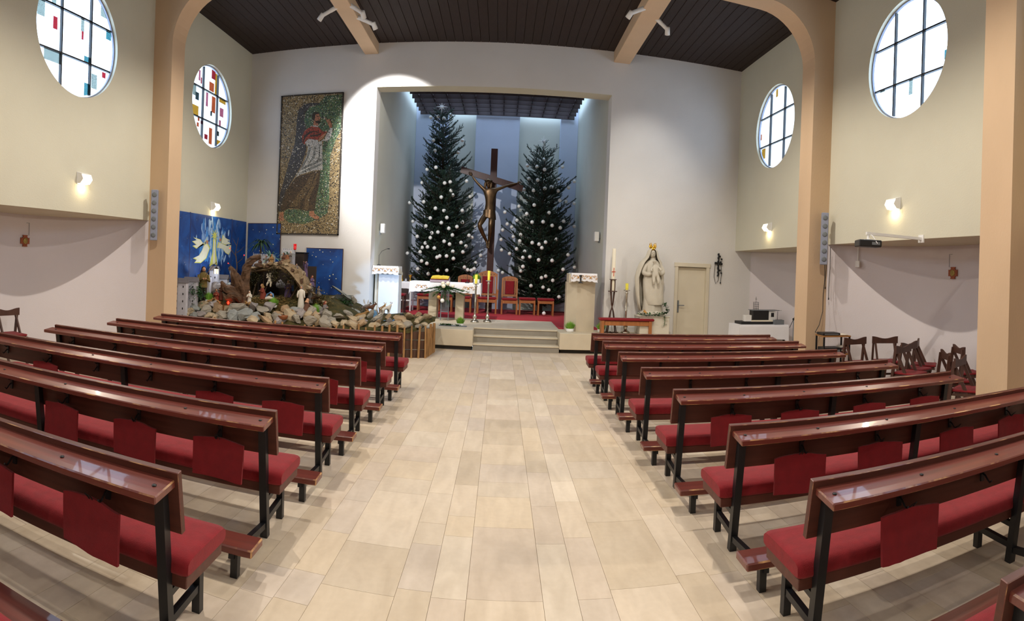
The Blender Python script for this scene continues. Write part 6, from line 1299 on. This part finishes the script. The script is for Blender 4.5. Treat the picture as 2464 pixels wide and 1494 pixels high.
figure('small white robed figure right of the driftwood trunk', -5.17, 11.02, .34, .2, 'fig_white', 'fig_white'); figure('large red-brown robed kneeling man left of the manger', -5.03, 11.4, .34, -.6, 'fig_red', 'fur_tan', 'kneel'); figure('seated figure in purple and white shawl inside the grotto', -4.58, 11.78, .38, .2, 'fig_purple', 'fig_white', 'sit'); figure('standing shepherd in a white cloak right of the straw', -4.12, 11.36, .48, .1, 'fig_white', 'fig_grey', arms='down'); figure('grey cloaked shepherd behind the white one', -4.0, 11.6, .44, -.2, 'fig_grey', 'fig_grey'); figure('dark brown kneeling figure in front of the white shepherd', -3.93, 11.18, .36, 2.6, 'fig_brown', 'skin_clay', 'kneel'); figure('seated figure in red and grey near the right wheat pot', -3.58, 11.36, .3, .9, 'fig_grey', 'fig_red', 'sit')
figure('lilac robed figure standing high at the right end of the grotto roof', -4.2, 11.82, .34, -.4, 'fig_purple', 'fig_purple', z=1.52, arms='up'); figure('small brown figure on the left part of the grotto roof', -5.3, 11.8, .2, .3, 'fig_brown', None, 'sit', z=1.7); figure('small pink robed figure on the grotto roof', -5.15, 11.78, .24, 0, 'fig_grey', 'fig_red', z=1.72); figure('golden-brown seated figure on the middle of the grotto roof', -5.0, 11.76, .24, .5, 'fur_tan', None, 'sit', z=1.76); figure('dark seated figure on the right part of the grotto roof', -4.72, 11.78, .24, -.4, 'fig_brown', 'fig_dark', 'sit', z=1.80); figure('white haired small figure behind the dark seated one', -4.6, 11.9, .28, -.2, 'fig_grey', 'fig_white', z=1.8); figure('tiny grey figure on the grotto slope', -4.38, 11.72, .18, .2, 'fig_grey', 'fig_grey', 'sit', z=1.62); figure('purple clothed figure riding down the grotto slope', -4.02, 11.74, .24, .9, 'fig_purple', 'fig_red', 'sit', z=1.32); figure('small dark figure at the lower end of the grotto slope', -3.86, 11.72, .2, 1.2, 'fig_grey', 'fig_dark', 'sit', z=1.14)
for k, (x, z_, lb) in enumerate(((-4.28, 1.94, 'raised high by the lilac robed figure'),)): pass
PU = thing('putto', 'pale naked cherub hanging under the grotto arch', 'figurine', (-4.93, 11.55, 1.32))
skin_body('body', [(0, 0, .1, .045), (0, 0, .16, .04), (.005, -.005, .2, .02), (.01, -.01, .24, .038), (.01, -.01, .265, .03), (-.05, -.01, .17, .016), (-.08, -.03, .14, .012), (.055, -.01, .18, .016), (.08, -.02, .24, .012), (-.025, -.02, .06, .028), (-.05, -.04, .02, .022), (-.07, -.02, -.03, .015), (.03, -.02, .05, .028), (.03, -.03, 0, .022), (.02, -.02, -.05, .015)], [(0, 1), (1, 2), (2, 3), (3, 4), (1, 5), (5, 6), (1, 7), (7, 8), (0, 9), (9, 10), (10, 11), (0, 12), (12, 13), (13, 14)], 'wax_ivory', PU)
for s in (-1, 1): b = B(); b.prism([(s*.01, .16), (s*.09, .25), (s*.11, .2), (s*.07, .14)][::s], .03, .038, 'y'); b.obj('wing', 'wax_ivory', PU)
b = B(); b.tube([(.01, 0, .29), (.01, 0, .42)], .002, 4); b.obj('thread', 'grey_plastic', PU)
BB = thing('manger_child', 'swaddled child lying on straw with pale blue cloth', 'figurine', (-4.86, 11.38, gz(-4.86, 11.38)+.05)); b = B(); b.tube([(-.09, 0, 0), (0, 0, .025), (.09, 0, .01)], [.03, .045, .025], 10); b.obj('swaddling', 'fig_white', BB); b = B(); b.ball((.04, -.01, .09), .03, 10); b.obj('head', 'skin_clay', BB); b = B(); b.tube([(-.09, 0, .02), (-.05, 0, .1), (.02, .01, .14), (.08, 0, .11), (.1, 0, .03)], [.012, .02, .022, .02, .012], 8); b.obj('blue_cloth', 'fig_blue', BB)
def animal(label, x, y, L_, rz, mat, lying=False, z=None, ears=.0, cat='animal figure', up=0.):
    z = gz(x, y)+.01 if z is None else z; t = thing('crib_animal', label, cat, (x, y, z), rz); lg = .04 if lying else .5; r = .19
    P = [(-.42, 0, lg+.2, r*.85), (-.15, 0, lg+.2, r), (.15, 0, lg+.22, r*.95), (.36, 0, lg+.26, r*.8), (.5, 0, lg+.45+up, r*.55), (.62, 0, lg+.58+up, r*.6), (.78, 0, lg+.52+up, r*.36)]; E2 = [(i, i+1) for i in range(6)]
    if not lying:
        for bx, by in ((-.4, .1), (-.4, -.1), (.3, .1), (.3, -.1)):
            i = len(P); f = -1 if bx < 0 else 1
            P += [(bx, by, lg+.05, .09), (bx+(.06 if f < 0 else .0), by, lg*.55, .055), (bx-(.05 if f < 0 else .03), by, lg*.3, .045), (bx, by, .02, .04)]; E2 += [(0 if bx < 0 else 3, i), (i, i+1), (i+1, i+2), (i+2, i+3)]
    else:
        for bx, by in ((-.3, .15), (-.3, -.15), (.3, .14), (.3, -.14)):
            i = len(P); P += [(bx, by, .1, .08), (bx+.2, by*1.2, .06, .05), (bx+.34, by*1.2, .04, .04)]; E2 += [(0 if bx < 0 else 3, i), (i, i+1), (i+1, i+2)]
    P = [(a*L_, c*L_, d*L_, e*L_) for a, c, d, e in P]; skin_body('body', P, E2, mat, t, 1)
    for s in (-1, 1): b = B(); hx = .58*L_; hz = (lg+.66+up)*L_; b.tube([(hx, s*.08*L_, hz), (hx-.05*L_, s*.14*L_, hz+(.02+ears)*L_), (hx-.08*L_, s*.13*L_, hz+(ears*1.6)*L_)], [.05*L_, .05*L_, .015*L_], 6); b.obj('ear', mat, t)
    b = B(); b.tube([(-.52*L_, 0, (lg+.25)*L_), (-.64*L_, 0, (lg+.2)*L_), (-.68*L_, 0, (lg+.05)*L_)], [.035*L_, .03*L_, .012*L_], 6); b.obj('tail', mat, t); return t
animal('tan dog standing before the kneeling boy', -6.0, 10.72, .16, .2, 'fur_tan'); animal('tan dog beside the campfire sticks', -5.82, 10.80, .15, 2.9, 'fur_tan'); animal('tan sheep lying right of the campfire', -5.32, 10.86, .26, 0, 'fur_tan', True); animal('straw coloured sheep standing near the trunk', -5.14, 10.98, .16, 1.8, 'fur_tan'); animal('straw coloured lamb behind the rocks left of the bowl', -4.3, 10.98, .22, .2, 'fur_tan', True)
animal('tan sheep lying at the right behind the rocks', -2.98, 11.9, .3, 0, 'fur_tan', True, .66); animal('grey goat standing left of the lectern foot', -3.0, 12.55, .2, .6, 'fig_grey', False, .75); animal('brown fox figure near the lectern foot', -2.86, 12.35, .22, .3, 'fig_brown', False, .74, .06); animal('white patched cat figure lit before the lectern', -2.5, 12.45, .24, .8, 'fur_white', False, .72, .06); animal('pale owl-like carved animal beside the lit white cat', -2.62, 12.6, .2, 1.2, 'fur_tan', False, .74, .05); animal('white rabbit figure sitting upright before the lectern', -2.70, 12.95, .19, 2.4, 'fur_white', False, .62, .22, up=.15); animal('small lying white dog in the blue foil brook', -2.66, 12.1, .18, .2, 'fur_white', True, .68)
t = thing('blue_foil', 'crumpled light blue foil brook between the rocks at the right', 'foil', (-2.55, 12.0, .64)); b = B(); n = 14
vs = [(-.34+.68*i/n, -.2+.4*j/n+.05*math.sin(i), .03+.035*noise.noise(Vector((i*.7, j*.7, 1)))) for j in range(n+1) for i in range(n+1)]; b.add(vs, [(j*(n+1)+i, j*(n+1)+i+1, (j+1)*(n+1)+i+1, (j+1)*(n+1)+i) for j in range(n) for i in range(n)]); b.obj('sheet', 'foil_blue', t); b = B(); b.prism([(-.12, .0), (.0, .0), (-.04, .2), (-.1, .24)], -.1, -.09, 'y'); b.obj('upright_strip', 'foil_blue', t)
b = B(); b.lathe([(.05, 0), (.085, .02), (.1, .07), (.105, .085), (.095, .085), (.08, .03), (.0001, .02)], 18); b.obj('bowl', 'terracotta', None, (-4.27, 10.74, .66), 0, 'brown terracotta bowl among the front rocks', 'bowl')
FI = thing('campfire', 'cone of thin sticks with a red glow in front of the driftwood', 'campfire', (-5.6, 10.98, gz(-5.6, 10.98)+.01))
for k in range(11): a = 2*PI*k/11; b = B(); b.tube([(math.cos(a)*.12, math.sin(a)*.08, 0), (math.cos(a)*-.015, math.sin(a)*-.01, .2+.03*(k % 3))], .007, 5); b.obj('stick', 'stick_bark' if k % 2 else 'bark', FI)
b = B(); b.ball((0, -.1, .02), .025, 10, (1, 1, 1.4)); b.obj('red_light', 'glow_red', FI); lamp_light('POINT', 'campfire_light', (-5.6, 10.84, gz(-5.6, 10.84)+.08), .5, (1, .1, .05), .02)
# stone shelter with brook at the right
HS = thing('stone_shelter', 'small slab-roofed stone shelter with moss at the right of the crib', 'model shelter', (-3.55, 12.55, .88)); b = B(); b.rock((.02, 0, .27), .36, .2, .035, 77, 12); b.obj('roof_slab', 'rock_blue', HS)
for x in (-.26, .27): b = B(); b.rock((x, .02, .12), .05, .08, .14, 80+int(x*10)); b.obj('post_stone', 'rock_grey', HS)
b = B(); b.box(-.2, .22, .12, .15, 0, .24); b.obj('back_slab', 'rock_blue', HS); nd = B(); tuft((.05, -.02, .1), .1, .05, .04, 260, .06); nd.obj('moss', 'leaf_green', HS, kind='stuff')
for k in range(5): b = B(); b.rock((-.1+.14*k, -.18-.03*k, .0-.02*k), .11, .08, .03, 90+k); b.obj('brook_slab', 'rock_blue', HS)
# tabernacle and sanctuary lamp behind the crib
t = thing('dark_cabinet', 'dark cabinet standing behind the crib at the front wall', 'cabinet', (-4.9, 13.2, 0)); b = B(); b.bbox(-.2, .2, -.15, .15, 0, 2.05, .008); b.obj('case', 'fig_dark', t); b = B(); b.bbox(-.22, .22, -.17, .17, 2.05, 2.08, .006); b.obj('top', 'steel_black', t)
t = thing('sanctuary_lamp', 'red glass sanctuary lamp on the dark cabinet', 'lamp', (-4.98, 13.15, 2.08)); b = B(); b.lathe([(.03, 0), (.035, .01), (.015, .03), (.02, .05), (.035, .06)], 12); b.obj('foot', 'metal_gold', t); b = B(); b.lathe([(.035, .06), (.04, .2), (.036, .2), (.03, .07)], 14); b.obj('glass', 'glass_red', t); b = B(); b.lathe([(.015, .08), (.012, .12), (.001, .15)], 8); b.obj('flame', 'glow_red', t)
# hidden crib lamp that lights the left lectern panel from the front
t = thing('crib_lamp', 'small floor lamp among the crib animals shining on the lectern', 'lamp', (-2.12, 12.3, .66)); b = B(); b.lathe([(.03, 0), (.035, .03), (.045, .07), (.04, .07), (.02, .03)], 12, (0, 0, .06), True, Matrix.Rotation(-.6, 4, 'X')); b.tube([(0, 0, -.06), (0, 0, .07)], .012, 6); b.obj('reflector', 'black_plastic', t); b = B(); b.ball((0, .03, .105), .018, 8); b.obj('bulb', 'lamp_lens', t)
lamp_light('SPOT', 'crib_lamp_light', (-2.12, 12.34, .84), 75, (.42, .66, 1), .012, (-2.72, 13.75, 1.2), 62, .3)
